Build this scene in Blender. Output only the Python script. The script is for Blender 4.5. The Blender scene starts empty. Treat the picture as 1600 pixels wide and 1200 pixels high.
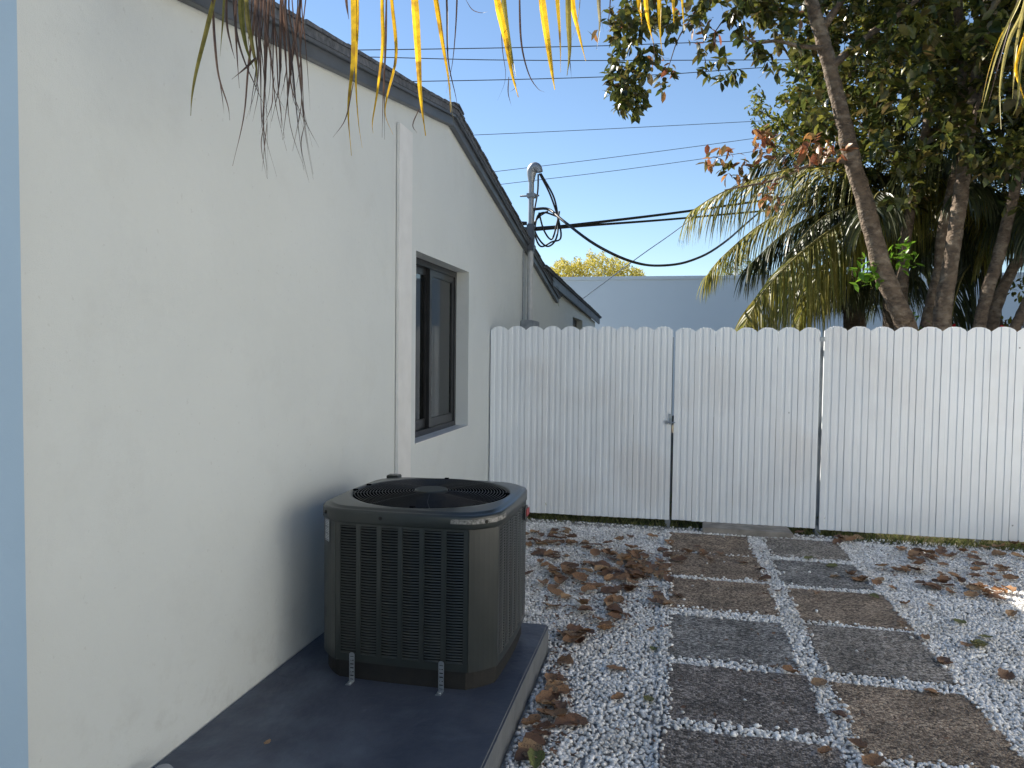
import bpy, bmesh, math, random
import numpy as np
from mathutils import Vector, Matrix, noise
random.seed(7); rng = np.random.default_rng(7)
S = bpy.context.scene
COL = S.collection
R = math.radians

# ------------------------------------------------------------------ camera
EYE = Vector((0, 0, 1.65)); F = 1156.0
YAW, PITCH, ROLL = R(12.2), R(-2.38), 0.012
_f = Vector((-math.sin(YAW)*math.cos(PITCH), math.cos(YAW)*math.cos(PITCH), math.sin(PITCH)))
_h = Vector((math.cos(YAW), math.sin(YAW), 0)); _u0 = _h.cross(_f)
RIGHT = (_h*math.cos(ROLL)+_u0*math.sin(ROLL)); UP = (_u0*math.cos(ROLL)-_h*math.sin(ROLL)); FWD = _f
cam = bpy.data.cameras.new('camera'); camo = bpy.data.objects.new('camera', cam); COL.objects.link(camo)
M4 = Matrix((RIGHT, UP, -FWD)).transposed().to_4x4(); M4.translation = EYE; camo.matrix_world = M4
cam.sensor_width = 36; cam.lens = F/1600*36; cam.clip_start = 0.05; cam.clip_end = 3000
S.camera = camo

# ------------------------------------------------------------------ sky, sun, exposure
SUN_DIR = Vector((-0.86, 0.51, 0)).normalized(); SUN_EL = R(35)
w = bpy.data.worlds.new('World'); S.world = w; w.use_nodes = True
nt = w.node_tree; nt.nodes.clear()
sky = nt.nodes.new('ShaderNodeTexSky'); sky.sky_type = 'NISHITA'; sky.sun_disc = False
sky.sun_elevation = SUN_EL; sky.sun_rotation = math.atan2(SUN_DIR.x, SUN_DIR.y)
sky.air_density = 1.0; sky.dust_density = 0.0; sky.ozone_density = 2.6
bg = nt.nodes.new('ShaderNodeBackground'); bg.inputs[1].default_value = 0.074
out = nt.nodes.new('ShaderNodeOutputWorld')
nt.links.new(sky.outputs[0], bg.inputs[0]); nt.links.new(bg.outputs[0], out.inputs[0])
sd = bpy.data.lights.new('sun', 'SUN'); sd.energy = 5.0; sd.angle = R(0.55); sd.color = (1, .93, .82)
so = bpy.data.objects.new('sun', sd); COL.objects.link(so)
sv = Vector((SUN_DIR.x*math.cos(SUN_EL), SUN_DIR.y*math.cos(SUN_EL), math.sin(SUN_EL)))
so.rotation_euler = sv.to_track_quat('Z', 'Y').to_euler()
so.location = (-20, 20, 20)
S.view_settings.view_transform = 'Standard'; S.view_settings.look = 'None'
S.view_settings.gamma = 1; S.view_settings.use_curve_mapping = False
S.view_settings.exposure = 1.2

# ------------------------------------------------------------------ helpers
def ray(px, py): return FWD + RIGHT*((px-800)/F) + UP*((600-py)/F)
def on_x(px, py, X): r = ray(px, py); return EYE + r*((X-EYE.x)/r.x)
def on_y(px, py, Y): r = ray(px, py); return EYE + r*((Y-EYE.y)/r.y)
def on_z(px, py, Z=0): r = ray(px, py); return EYE + r*((Z-EYE.z)/r.z)
def at(px, py, d): return EYE + ray(px, py)*d

class MB:
    def __init__(s): s.v = []; s.f = []; s.sm = []
    def add(s, vs, fs, smooth=False):
        n = len(s.v); s.v += [tuple(v) for v in vs]
        s.f += [tuple(i+n for i in f) for f in fs]; s.sm += [smooth]*len(fs)
    def box(s, a, b):
        x0, y0, z0 = a; x1, y1, z1 = b
        s.add([(x0,y0,z0),(x1,y0,z0),(x1,y1,z0),(x0,y1,z0),(x0,y0,z1),(x1,y0,z1),(x1,y1,z1),(x0,y1,z1)],
              [(3,2,1,0),(4,5,6,7),(0,1,5,4),(1,2,6,5),(2,3,7,6),(3,0,4,7)])
    def tube(s, pts, rad, n=8, cap=True):
        pts = [Vector(p) for p in pts]
        if not isinstance(rad, (list, tuple)): rad = [rad]*len(pts)
        vs = []; ref = Vector((0.13, 0.31, 0.94)).normalized(); prev = None
        for i, p in enumerate(pts):
            t = (pts[min(i+1, len(pts)-1)]-pts[max(i-1, 0)])
            if t.length < 1e-9: t = Vector((0, 0, 1))
            t.normalize()
            if prev is None:
                a = t.cross(ref)
                if a.length < .05: a = t.cross(Vector((1, 0, 0)))
            else: a = prev-t*prev.dot(t)
            a.normalize(); prev = a; b = t.cross(a)
            for k in range(n):
                th = 2*math.pi*k/n; vs.append(p+(a*math.cos(th)+b*math.sin(th))*rad[i])
        fs = []
        for i in range(len(pts)-1):
            for k in range(n):
                fs.append((i*n+k, i*n+(k+1) % n, (i+1)*n+(k+1) % n, (i+1)*n+k))
        s.add(vs, fs, True)
        if cap:
            L = len(pts)-1
            s.add([vs[k] for k in range(n)], [tuple(reversed(range(n)))])
            s.add([vs[L*n+k] for k in range(n)], [tuple(range(n))])
    def prism(s, poly, axis, a, b):
        # poly: list of 2D points, extruded along axis from a to b
        def P(q, t):
            return {'x': (t, q[0], q[1]), 'y': (q[0], t, q[1]), 'z': (q[0], q[1], t)}[axis]
        n = len(poly)
        s.add([P(q, a) for q in poly]+[P(q, b) for q in poly],
              [tuple(range(n)), tuple(reversed(range(n, 2*n)))]+[(i, i+n, (i+1) % n+n, (i+1) % n) for i in range(n)])
    def build(s, name, mat, parent=None, bevel=0, seg=2, recalc=True):
        me = bpy.data.meshes.new(name); me.from_pydata(s.v, [], s.f)
        me.polygons.foreach_set('use_smooth', s.sm)
        if bevel or recalc:
            bm = bmesh.new(); bm.from_mesh(me)
            if bevel:
                bmesh.ops.remove_doubles(bm, verts=bm.verts, dist=1e-5)
                bmesh.ops.recalc_face_normals(bm, faces=bm.faces)
                ed = [e for e in bm.edges if len(e.link_faces) == 2 and e.calc_face_angle(0) > .6]
                bmesh.ops.bevel(bm, geom=ed, offset=bevel, segments=seg, affect='EDGES', clamp_overlap=True)
            else: bmesh.ops.recalc_face_normals(bm, faces=bm.faces)
            bm.to_mesh(me); bm.free()
        me.update()
        me.materials.append(mat)
        o = bpy.data.objects.new(name, me); COL.objects.link(o)
        if parent: o.parent = parent; o.matrix_parent_inverse = parent.matrix_world.inverted()
        return o
def tag(o, label=None, cat=None, group=None, kind=None):
    if label: o['label'] = label
    if cat: o['category'] = cat
    if group: o['group'] = group
    if kind: o['kind'] = kind
    return o
def empty(name, loc, label, cat, group=None):
    o = bpy.data.objects.new(name, None); COL.objects.link(o); o.location = loc
    o.matrix_world = Matrix.Translation(loc); o.empty_display_size = .1
    return tag(o, label, cat, group)

def curve_pts(pts, sub=5):
    P = [Vector(p) for p in pts]; P = [P[0]*2-P[1]]+P+[P[-1]*2-P[-2]]; out_ = []
    for i in range(1, len(P)-2):
        for s in range(sub):
            t = s/sub; a, c, d_, e = P[i-1], P[i], P[i+1], P[i+2]
            out_.append(.5*((2*c)+(d_-a)*t+(2*a-5*c+4*d_-e)*t*t+(3*c-a-3*d_+e)*t**3))
    out_.append(P[-2]); return out_

# ------------------------------------------------------------------ materials
def mat(name, c1, c2=None, scale=8, rough=.6, bump=0, bscale=60, metal=0, spec=.5, detail=6, c3=None, s3=1.2,
        bdist=.004, island=0, coat=0, stretch=None, trans=0):
    m = bpy.data.materials.new(name); m.use_nodes = True; t = m.node_tree; p = t.nodes['Principled BSDF']
    p.inputs['Roughness'].default_value = rough; p.inputs['Metallic'].default_value = metal
    p.inputs['Specular IOR Level'].default_value = spec
    if coat: p.inputs['Coat Weight'].default_value = coat; p.inputs['Coat Roughness'].default_value = .12
    N = t.nodes.new; L = t.links.new
    tc = N('ShaderNodeTexCoord'); src = tc.outputs['Object']
    if stretch:
        mp = N('ShaderNodeMapping'); mp.inputs['Scale'].default_value = stretch; L(src, mp.inputs[0]); src = mp.outputs[0]
    col = None
    c2 = c2 or c1
    n = N('ShaderNodeTexNoise'); n.inputs['Scale'].default_value = scale; n.inputs['Detail'].default_value = detail
    L(src, n.inputs['Vector'])
    mx = N('ShaderNodeMix'); mx.data_type = 'RGBA'
    mr = N('ShaderNodeMapRange'); mr.inputs[1].default_value = .35; mr.inputs[2].default_value = .65
    L(n.outputs[0], mr.inputs[0]); L(mr.outputs[0], mx.inputs[0])
    mx.inputs[6].default_value = (*c1, 1); mx.inputs[7].default_value = (*c2, 1); col = mx.outputs[2]
    if c3:
        n3 = N('ShaderNodeTexNoise'); n3.inputs['Scale'].default_value = s3; n3.inputs['Detail'].default_value = 5
        L(src, n3.inputs['Vector'])
        r3 = N('ShaderNodeMapRange'); r3.inputs[1].default_value = .5; r3.inputs[2].default_value = .7
        L(n3.outputs[0], r3.inputs[0])
        m3 = N('ShaderNodeMix'); m3.data_type = 'RGBA'; L(r3.outputs[0], m3.inputs[0]); L(col, m3.inputs[6])
        m3.inputs[7].default_value = (*c3, 1); col = m3.outputs[2]
    if island:
        g = N('ShaderNodeNewGeometry'); hs = N('ShaderNodeHueSaturation'); a = N('ShaderNodeMapRange')
        a.inputs[3].default_value = 1-island; a.inputs[4].default_value = 1+island
        L(g.outputs['Random Per Island'], a.inputs[0]); L(a.outputs[0], hs.inputs['Value']); L(col, hs.inputs['Color']); col = hs.outputs[0]
    L(col, p.inputs['Base Color'])
    if bump:
        b = N('ShaderNodeBump'); b.inputs['Strength'].default_value = bump; b.inputs['Distance'].default_value = bdist
        nb = N('ShaderNodeTexNoise'); nb.inputs['Scale'].default_value = bscale; nb.inputs['Detail'].default_value = 5
        L(src, nb.inputs['Vector']); L(nb.outputs[0], b.inputs['Height']); L(b.outputs[0], p.inputs['Normal'])
    if trans:
        tr = N('ShaderNodeBsdfTranslucent'); L(col, tr.inputs[0])
        ms = N('ShaderNodeMixShader'); ms.inputs[0].default_value = trans
        L(p.outputs[0], ms.inputs[1]); L(tr.outputs[0], ms.inputs[2]); L(ms.outputs[0], t.nodes['Material Output'].inputs[0])
    return m
def leafmat(name, cols, rough=.35, trans=.35, spec=.5, wear=None):
    # colour differs from leaf to leaf (random per island / per object)
    m = bpy.data.materials.new(name); m.use_nodes = True; t = m.node_tree; p = t.nodes['Principled BSDF']
    p.inputs['Roughness'].default_value = rough; p.inputs['Specular IOR Level'].default_value = spec
    N = t.nodes.new; L = t.links.new
    g = N('ShaderNodeNewGeometry'); oi = N('ShaderNodeObjectInfo'); ad = N('ShaderNodeMath'); ad.operation = 'ADD'
    L(g.outputs['Random Per Island'], ad.inputs[0]); L(oi.outputs['Random'], ad.inputs[1])
    fr = N('ShaderNodeMath'); fr.operation = 'FRACT'; L(ad.outputs[0], fr.inputs[0])
    cr = N('ShaderNodeValToRGB'); e = cr.color_ramp
    while len(e.elements) < len(cols): e.elements.new(.5)
    for i, c in enumerate(cols):
        e.elements[i].position = i/(len(cols)-1 if len(cols) > 1 else 1); e.elements[i].color = (*c, 1)
    L(fr.outputs[0], cr.inputs[0]); col = cr.outputs[0]
    tc = N('ShaderNodeTexCoord'); n = N('ShaderNodeTexNoise'); n.inputs['Scale'].default_value = 35; n.inputs['Detail'].default_value = 4
    L(tc.outputs['Object'], n.inputs['Vector'])
    mr = N('ShaderNodeMapRange'); mr.inputs[1].default_value = .3; mr.inputs[2].default_value = .7
    mr.inputs[3].default_value = .7; mr.inputs[4].default_value = 1.25; L(n.outputs[0], mr.inputs[0])
    hs = N('ShaderNodeHueSaturation'); L(mr.outputs[0], hs.inputs['Value']); L(col, hs.inputs['Color']); col = hs.outputs[0]
    if wear:
        r2 = N('ShaderNodeMapRange'); r2.inputs[1].default_value = .56; r2.inputs[2].default_value = .66
        n2 = N('ShaderNodeTexNoise'); n2.inputs['Scale'].default_value = 18; L(tc.outputs['Object'], n2.inputs['Vector'])
        L(n2.outputs[0], r2.inputs[0]); m2 = N('ShaderNodeMix'); m2.data_type = 'RGBA'
        L(r2.outputs[0], m2.inputs[0]); L(col, m2.inputs[6]); m2.inputs[7].default_value = (*wear, 1); col = m2.outputs[2]
    L(col, p.inputs['Base Color'])
    tr = N('ShaderNodeBsdfTranslucent'); L(col, tr.inputs[0]); ms = N('ShaderNodeMixShader'); ms.inputs[0].default_value = trans
    L(p.outputs[0], ms.inputs[1]); L(tr.outputs[0], ms.inputs[2]); L(ms.outputs[0], t.nodes['Material Output'].inputs[0])
    return m
def wallmat():
    m = mat('stucco_white', (.665, .70, .69), (.64, .675, .665), scale=1.3, rough=.75, spec=.3)
    t = m.node_tree; N = t.nodes.new; L = t.links.new; p = t.nodes['Principled BSDF']
    tc = N('ShaderNodeTexCoord')
    a = N('ShaderNodeTexNoise'); a.inputs['Scale'].default_value = 240; a.inputs['Detail'].default_value = 3
    b = N('ShaderNodeTexNoise'); b.inputs['Scale'].default_value = 26; b.inputs['Detail'].default_value = 4
    c = N('ShaderNodeTexNoise'); c.inputs['Scale'].default_value = 2.2; c.inputs['Detail'].default_value = 2
    for q in (a, b, c): L(tc.outputs['Object'], q.inputs['Vector'])
    b1 = N('ShaderNodeBump'); b1.inputs['Distance'].default_value = .0022; b1.inputs['Strength'].default_value = .55; L(a.outputs[0], b1.inputs['Height'])
    b2 = N('ShaderNodeBump'); b2.inputs['Distance'].default_value = .006; b2.inputs['Strength'].default_value = .35; L(b.outputs[0], b2.inputs['Height']); L(b1.outputs[0], b2.inputs['Normal'])
    b3 = N('ShaderNodeBump'); b3.inputs['Distance'].default_value = .06; b3.inputs['Strength'].default_value = .35; L(c.outputs[0], b3.inputs['Height']); L(b2.outputs[0], b3.inputs['Normal'])
    L(b3.outputs[0], p.inputs['Normal'])
    # splash dirt specks
    col = p.inputs['Base Color'].links[0].from_socket
    s = N('ShaderNodeTexNoise'); s.inputs['Scale'].default_value = 42; s.inputs['Detail'].default_value = 2; L(tc.outputs['Object'], s.inputs['Vector'])
    r = N('ShaderNodeMapRange'); r.inputs[1].default_value = .71; r.inputs[2].default_value = .74; r.inputs[4].default_value = .25; L(s.outputs[0], r.inputs[0])
    d = N('ShaderNodeTexNoise'); d.inputs['Scale'].default_value = 1.7; d.inputs['Detail'].default_value = 6; d.inputs['Roughness'].default_value = .7; L(tc.outputs['Object'], d.inputs['Vector'])
    rd = N('ShaderNodeMapRange'); rd.inputs[1].default_value = .55; rd.inputs[2].default_value = .75; rd.inputs[4].default_value = .22; L(d.outputs[0], rd.inputs[0])
    ad = N('ShaderNodeMath'); ad.operation = 'MAXIMUM'; L(r.outputs[0], ad.inputs[0]); L(rd.outputs[0], ad.inputs[1])
    sx = N('ShaderNodeSeparateXYZ'); L(tc.outputs['Object'], sx.inputs[0])
    rz = N('ShaderNodeMapRange'); rz.inputs[1].default_value = .62; rz.inputs[2].default_value = .12; L(sx.outputs[2], rz.inputs[0])
    e = N('ShaderNodeTexNoise'); e.inputs['Scale'].default_value = 9; e.inputs['Detail'].default_value = 8; e.inputs['Roughness'].default_value = .75; L(tc.outputs['Object'], e.inputs['Vector'])
    re = N('ShaderNodeMapRange'); re.inputs[1].default_value = .5; re.inputs[2].default_value = .75; re.inputs[4].default_value = .7; L(e.outputs[0], re.inputs[0])
    mu = N('ShaderNodeMath'); mu.operation = 'MULTIPLY'; L(rz.outputs[0], mu.inputs[0]); L(re.outputs[0], mu.inputs[1])
    a2 = N('ShaderNodeMath'); a2.operation = 'MAXIMUM'; L(ad.outputs[0], a2.inputs[0]); L(mu.outputs[0], a2.inputs[1]); ad = a2
    mx = N('ShaderNodeMix'); mx.data_type = 'RGBA'; L(ad.outputs[0], mx.inputs[0]); L(col, mx.inputs[6]); mx.inputs[7].default_value = (.46, .47, .45, 1)
    L(mx.outputs[2], p.inputs['Base Color'])
    return m
def aggmat(name, base, light, dark):
    m = bpy.data.materials.new(name); m.use_nodes = True; t = m.node_tree; p = t.nodes['Principled BSDF']
    p.inputs['Roughness'].default_value = .8; N = t.nodes.new; L = t.links.new
    tc = N('ShaderNodeTexCoord'); v = N('ShaderNodeTexVoronoi'); v.inputs['Scale'].default_value = 95; v.inputs['Randomness'].default_value = 1
    L(tc.outputs['Object'], v.inputs['Vector'])
    sp = N('ShaderNodeSeparateColor'); L(v.outputs['Color'], sp.inputs[0])
    cr = N('ShaderNodeValToRGB'); e = cr.color_ramp.elements
    e[0].color = (*dark, 1); e[1].color = (*light, 1); k = e.new(.55); k.color = (*base, 1)
    L(sp.outputs[0], cr.inputs[0])
    n = N('ShaderNodeTexNoise'); n.inputs['Scale'].default_value = 3.5; n.inputs['Detail'].default_value = 7; n.inputs['Roughness'].default_value = .65; L(tc.outputs['Object'], n.inputs['Vector'])
    mr = N('ShaderNodeMapRange'); mr.inputs[1].default_value = .3; mr.inputs[2].default_value = .7; mr.inputs[3].default_value = .45; mr.inputs[4].default_value = 1.55; L(n.outputs[0], mr.inputs[0])
    hs = N('ShaderNodeHueSaturation'); L(cr.outputs[0], hs.inputs['Color']); L(mr.outputs[0], hs.inputs['Value']); L(hs.outputs[0], p.inputs['Base Color'])
    sub = N('ShaderNodeMath'); sub.operation = 'SUBTRACT'; sub.inputs[0].default_value = 1; L(v.outputs['Distance'], sub.inputs[1])
    b = N('ShaderNodeBump'); b.inputs['Distance'].default_value = .009; b.inputs['Strength'].default_value = .95
    L(sub.outputs[0], b.inputs['Height']); L(b.outputs[0], p.inputs['Normal'])
    return m
M = {}
M['wall'] = wallmat()
M['blue'] = mat('pale_blue_paint', (.36, .51, .67), (.34, .485, .64), scale=2, rough=.6, bump=.3, bscale=200, bdist=.002)
M['cream'] = mat('cream_stucco', (.86, .82, .74), (.82, .78, .70), scale=2, rough=.8)
M['glassdark'] = mat('dark_window_pane', (.02, .022, .025), rough=.05)
M['fascia'] = mat('grey_fascia_paint', (.085, .097, .115), (.11, .122, .14), scale=5, rough=.45, bump=.25, bscale=30, c3=(.06, .07, .08), s3=3)
M['shingle'] = mat('shingle', (.06, .068, .08), (.13, .14, .16), scale=30, rough=.9, bump=.6, bscale=140, island=.25)
M['frame'] = mat('window_frame_bronze', (.018, .019, .021), (.026, .027, .03), rough=.35)
M['pad'] = mat('pad_blue_grey_paint', (.048, .060, .088), (.070, .082, .112), scale=5, rough=.5, bump=.8, bscale=16, bdist=.008, c3=(.10, .12, .155), s3=3.4, spec=.4)
M['padside'] = mat('pad_side_paint', (.16, .17, .18), (.12, .13, .14), scale=9, rough=.6, bump=.6, bscale=25, bdist=.006)
M['ac'] = mat('ac_green_grey_paint', (.017, .0225, .0215), (.022, .027, .0255), scale=6, rough=.38, bump=.05, bscale=30, c3=(.026, .03, .028), s3=5, coat=.3)
M['acdark'] = mat('ac_black_inside', (.003, .003, .004), (.006, .006, .006), scale=20, rough=.95, spec=.1)
M['acbase'] = mat('ac_base_pan', (.006, .006, .006), (.014, .013, .011), scale=14, rough=.7, bump=.3, bscale=60)
M['wire'] = mat('grille_wire', (.022, .024, .028), rough=.3)
M['galv'] = mat('galvanised_steel', (.42, .45, .48), (.30, .33, .36), scale=30, rough=.38, metal=.75)
M['chip'] = mat('chipped_paint', (.35, .34, .32), (.06, .065, .06), scale=60, rough=.5)
M['fence'] = mat('white_fence_metal', (.88, .915, .94), (.84, .875, .90), scale=2.5, rough=.24, bump=.12, bscale=9, bdist=.01, c3=(.80, .81, .815), s3=1.4, spec=.6, coat=.35)
M['post'] = mat('steel_post', (.20, .22, .24), (.28, .30, .32), scale=12, rough=.5, metal=.3)
M['screw'] = mat('screw_head', (.20, .21, .22), rough=.4, metal=.5)
M['pebble'] = mat('white_pebble', (.90, .88, .845), (.74, .72, .69), scale=45, rough=.65, island=.28, bump=.3, bscale=200, bdist=.002, c3=(.70, .66, .60), s3=3)
M['bed'] = mat('gravel_bed', (.46, .44, .41), (.26, .25, .23), scale=90, rough=.95, bump=.8, bscale=120)
M['soil'] = mat('soil', (.10, .075, .05), (.06, .05, .03), scale=6, rough=.95, bump=.8, bscale=40, bdist=.02, c3=(.07, .085, .03), s3=.7)
M['agg_brown'] = aggmat('aggregate_brown', (.27, .195, .135), (.54, .42, .30), (.07, .046, .03))
M['agg_grey'] = aggmat('aggregate_grey', (.25, .215, .175), (.52, .46, .40), (.06, .053, .047))
M['agg_dark'] = aggmat('aggregate_dark', (.165, .14, .122), (.42, .37, .33), (.045, .038, .034))
M['agg_blue'] = aggmat('aggregate_blue_grey', (.23, .215, .195), (.52, .49, .45), (.05, .047, .044))
M['concrete'] = mat('rough_concrete', (.36, .33, .29), (.22, .20, .175), scale=9, rough=.9, bump=.6, bscale=40)
M['conduit'] = mat('galvanised_conduit', (.33, .35, .37), (.26, .28, .30), scale=20, rough=.45, metal=.5)
M['conduitpaint'] = mat('painted_conduit', (.52, .53, .53), (.44, .45, .45), scale=14, rough=.5)
M['white'] = mat('white_trim', (.78, .78, .76), (.72, .72, .70), rough=.5)
M['black'] = mat('black_cable', (.012, .012, .013), rough=.5)
M['boxgrey'] = mat('grey_meter_box', (.22, .24, .26), (.30, .32, .34), scale=12, rough=.6)
M['neigh'] = mat('neighbour_wall', (.80, .87, .93), (.77, .84, .90), scale=.6, rough=.8, bump=.2, bscale=30)
M['bark'] = mat('bark', (.20, .145, .10), (.10, .072, .05), scale=9, rough=.9, bump=1, bscale=20, bdist=.035, c3=(.30, .24, .175), s3=7, stretch=(1, 1, 1.6))
M['twig'] = mat('twig_bark', (.12, .085, .06), (.08, .055, .04), rough=.9)
M['palmbark'] = mat('palm_bark', (.12, .095, .07), (.06, .045, .03), scale=14, rough=.95, bump=.9, bscale=30, bdist=.02, stretch=(1, 1, 3))
M['leaf'] = leafmat('tree_leaf', [(.035, .05, .015), (.055, .075, .02), (.10, .115, .022), (.10, .07, .028), (.19, .19, .035), (.04, .055, .018)], rough=.28, trans=.38)
M['leafred'] = leafmat('red_new_leaf', [(.40, .12, .05), (.20, .09, .05), (.46, .22, .07), (.14, .08, .04), (.12, .12, .04), (.34, .12, .06)], rough=.35, trans=.4)
M['leafsmall'] = leafmat('small_tree_leaf', [(.05, .08, .015), (.12, .14, .022), (.24, .23, .035), (.06, .08, .02)], rough=.35, trans=.45)
M['leafbright'] = leafmat('bright_sprout_leaf', [(.13, .27, .02), (.18, .33, .03), (.10, .22, .02)], rough=.4, trans=.45)
M['leafyellow'] = leafmat('yellow_green_leaf', [(.50, .44, .07), (.60, .50, .10), (.38, .34, .06)], rough=.5, trans=.4)
M['palm'] = leafmat('palm_leaflet', [(.20, .22, .045), (.28, .27, .06), (.38, .32, .08), (.12, .15, .035)], rough=.42, trans=.52, spec=.45)
M['palmdark'] = leafmat('palm_leaflet_dark', [(.045, .06, .02), (.065, .08, .03), (.09, .09, .04)], rough=.35, trans=.3)
M['fyellow'] = leafmat('yellow_leaflet', [(.80, .46, .02), (.86, .54, .03), (.66, .44, .03)], rough=.4, trans=.5, wear=(.42, .24, .03))
M['folive'] = leafmat('olive_leaflet', [(.20, .19, .045), (.28, .24, .06), (.16, .14, .05)], rough=.5, trans=.4)
M['fbrown'] = leafmat('brown_leaflet', [(.11, .07, .055), (.16, .10, .075), (.08, .06, .05)], rough=.6, trans=.25)
M['fpale'] = leafmat('pale_leaflet', [(.42, .38, .20), (.50, .42, .12), (.38, .34, .22)], rough=.5, trans=.4)
M['rachis'] = mat('frond_rachis', (.28, .24, .07), (.20, .17, .06), rough=.5)
for i, cs in enumerate([[(.31, .165, .08), (.40, .225, .11), (.24, .125, .065)], [(.17, .09, .05), (.22, .12, .07)],
                        [(.46, .29, .15), (.38, .23, .12)], [(.16, .18, .05), (.22, .21, .07)]]):
    M['dry%d' % i] = leafmat(['dry_leaf_rust', 'dry_leaf_dark', 'dry_leaf_tan', 'fallen_leaf_green'][i], cs, rough=.6, trans=.15, wear=(.07, .045, .03))
M['grass'] = leafmat('grass_blade', [(.07, .11, .02), (.16, .17, .05), (.30, .27, .11)], rough=.6, trans=.3)
M['red'] = leafmat('red_petal', [(.5, .01, .02), (.6, .02, .03)], rough=.5, trans=.3)
M['sticker'] = mat('sticker_paper', (.62, .63, .64), rough=.5)
M['ink'] = mat('sticker_ink', (.05, .055, .07), rough=.6)
M['badge'] = mat('red_badge', (.28, .02, .02), rough=.35)
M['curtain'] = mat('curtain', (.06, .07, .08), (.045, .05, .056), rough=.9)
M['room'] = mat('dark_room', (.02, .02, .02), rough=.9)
g = bpy.data.materials.new('window_glass'); g.use_nodes = True
_p = g.node_tree.nodes['Principled BSDF']; _p.inputs['Base Color'].default_value = (.16, .17, .17, 1)
_p.inputs['Roughness'].default_value = .02; _p.inputs['Transmission Weight'].default_value = 1; _p.inputs['IOR'].default_value = 1.5
M['glass'] = g

# ------------------------------------------------------------------ ground
WX = -1.80                                    # house wall plane
FY = 7.25                                     # fence plane
mb = MB(); mb.add([(-400, -400, -.03), (400, -400, -.03), (400, 400, -.03), (-400, 400, -.03)], [(0, 1, 2, 3)])
tag(mb.build('ground', M['soil']), kind='structure')
mb = MB(); mb.add([(-1.79, -3, -.012), (9, -3, -.012), (9, FY+.03, -.012), (-1.79, FY+.03, -.012)], [(0, 1, 2, 3)])
tag(mb.build('gravel_bed', M['bed']), kind='structure')
mb = MB(); mb.add([(2.2, -3, -.006), (5.59, -3, -.006), (5.59, 4.6, -.006), (2.2, 4.6, -.006)], [(0, 1, 2, 3)]); mb.add([(3.35, 4.601, -.006), (5.59, 4.601, -.006), (5.59, 7.2, -.006), (3.35, 7.2, -.006)], [(0, 1, 2, 3)]); mb.add([(-1.79, -3, -.006), (2.199, -3, -.006), (2.199, 1.5, -.006), (-1.79, 1.5, -.006)], [(0, 1, 2, 3)])
tag(mb.build('gravel_ground', mat('gravel_ground', (.66, .61, .52), (.44, .41, .36), scale=60, rough=.9, bump=.8, bscale=80)), kind='structure')

# pavers (two columns), children of the path
pathm = MB(); pathm.add([(-.005, 1.0, -.006), (1.44, 1.0, -.006), (1.44, 7.0, -.006), (.0, 7.0, -.006)], [(0, 1, 2, 3)])
path = tag(pathm.build('path', M['bed']), kind='structure')
PAV = [(.01, .69, 6.26, 6.92, 'agg_brown'), (.0, .70, 5.60, 6.215, 'agg_brown'), (.02, .70, 4.87, 5.49, 'agg_brown'),
       (.015, .69, 4.08, 4.70, 'agg_blue'), (.015, .70, 3.36, 3.94, 'agg_dark'), (-.01, .70, 2.62, 3.24, 'agg_dark'), (.0, .70, 1.9, 2.52, 'agg_grey'),
       (0.83, 1.45, 6.34, 6.93, 'agg_grey'), (0.81, 1.43, 5.56, 6.19, 'agg_blue'), (0.82, 1.45, 4.81, 5.45, 'agg_brown'),
       (0.82, 1.44, 4.06, 4.72, 'agg_grey'), (0.81, 1.43, 3.24, 3.90, 'agg_brown'), (0.82, 1.45, 2.48, 3.12, 'agg_grey'), (.8, 1.44, 1.8, 2.4, 'agg_dark')]
PL = {'agg_brown': 'brown stained aggregate paver', 'agg_blue': 'blue grey aggregate paver', 'agg_dark': 'dark aggregate paver', 'agg_grey': 'grey aggregate paver'}
for x0, x1, y0, y1, mt in PAV:
    x0 -= .014; x1 += .014; y0 -= .026; y1 += .026; b = MB(); n = 7; pts = []
    cor = [(x0, y0), (x1, y0), (x1, y1), (x0, y1)]
    for k in range(4):
        a, c = cor[k], cor[(k+1) % 4]
        for j in range(n):
            t = j/n; jj = .007 if j else .004
            pts.append((a[0]+(c[0]-a[0])*t+random.uniform(-jj, jj), a[1]+(c[1]-a[1])*t+random.uniform(-jj, jj)))
    b.prism(pts, 'z', -.03, .018+random.uniform(-.003, .003))
    o = b.build('paver', M[mt], path, bevel=.006); o['label'] = PL[mt]
    o.rotation_euler.z = 0

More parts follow.
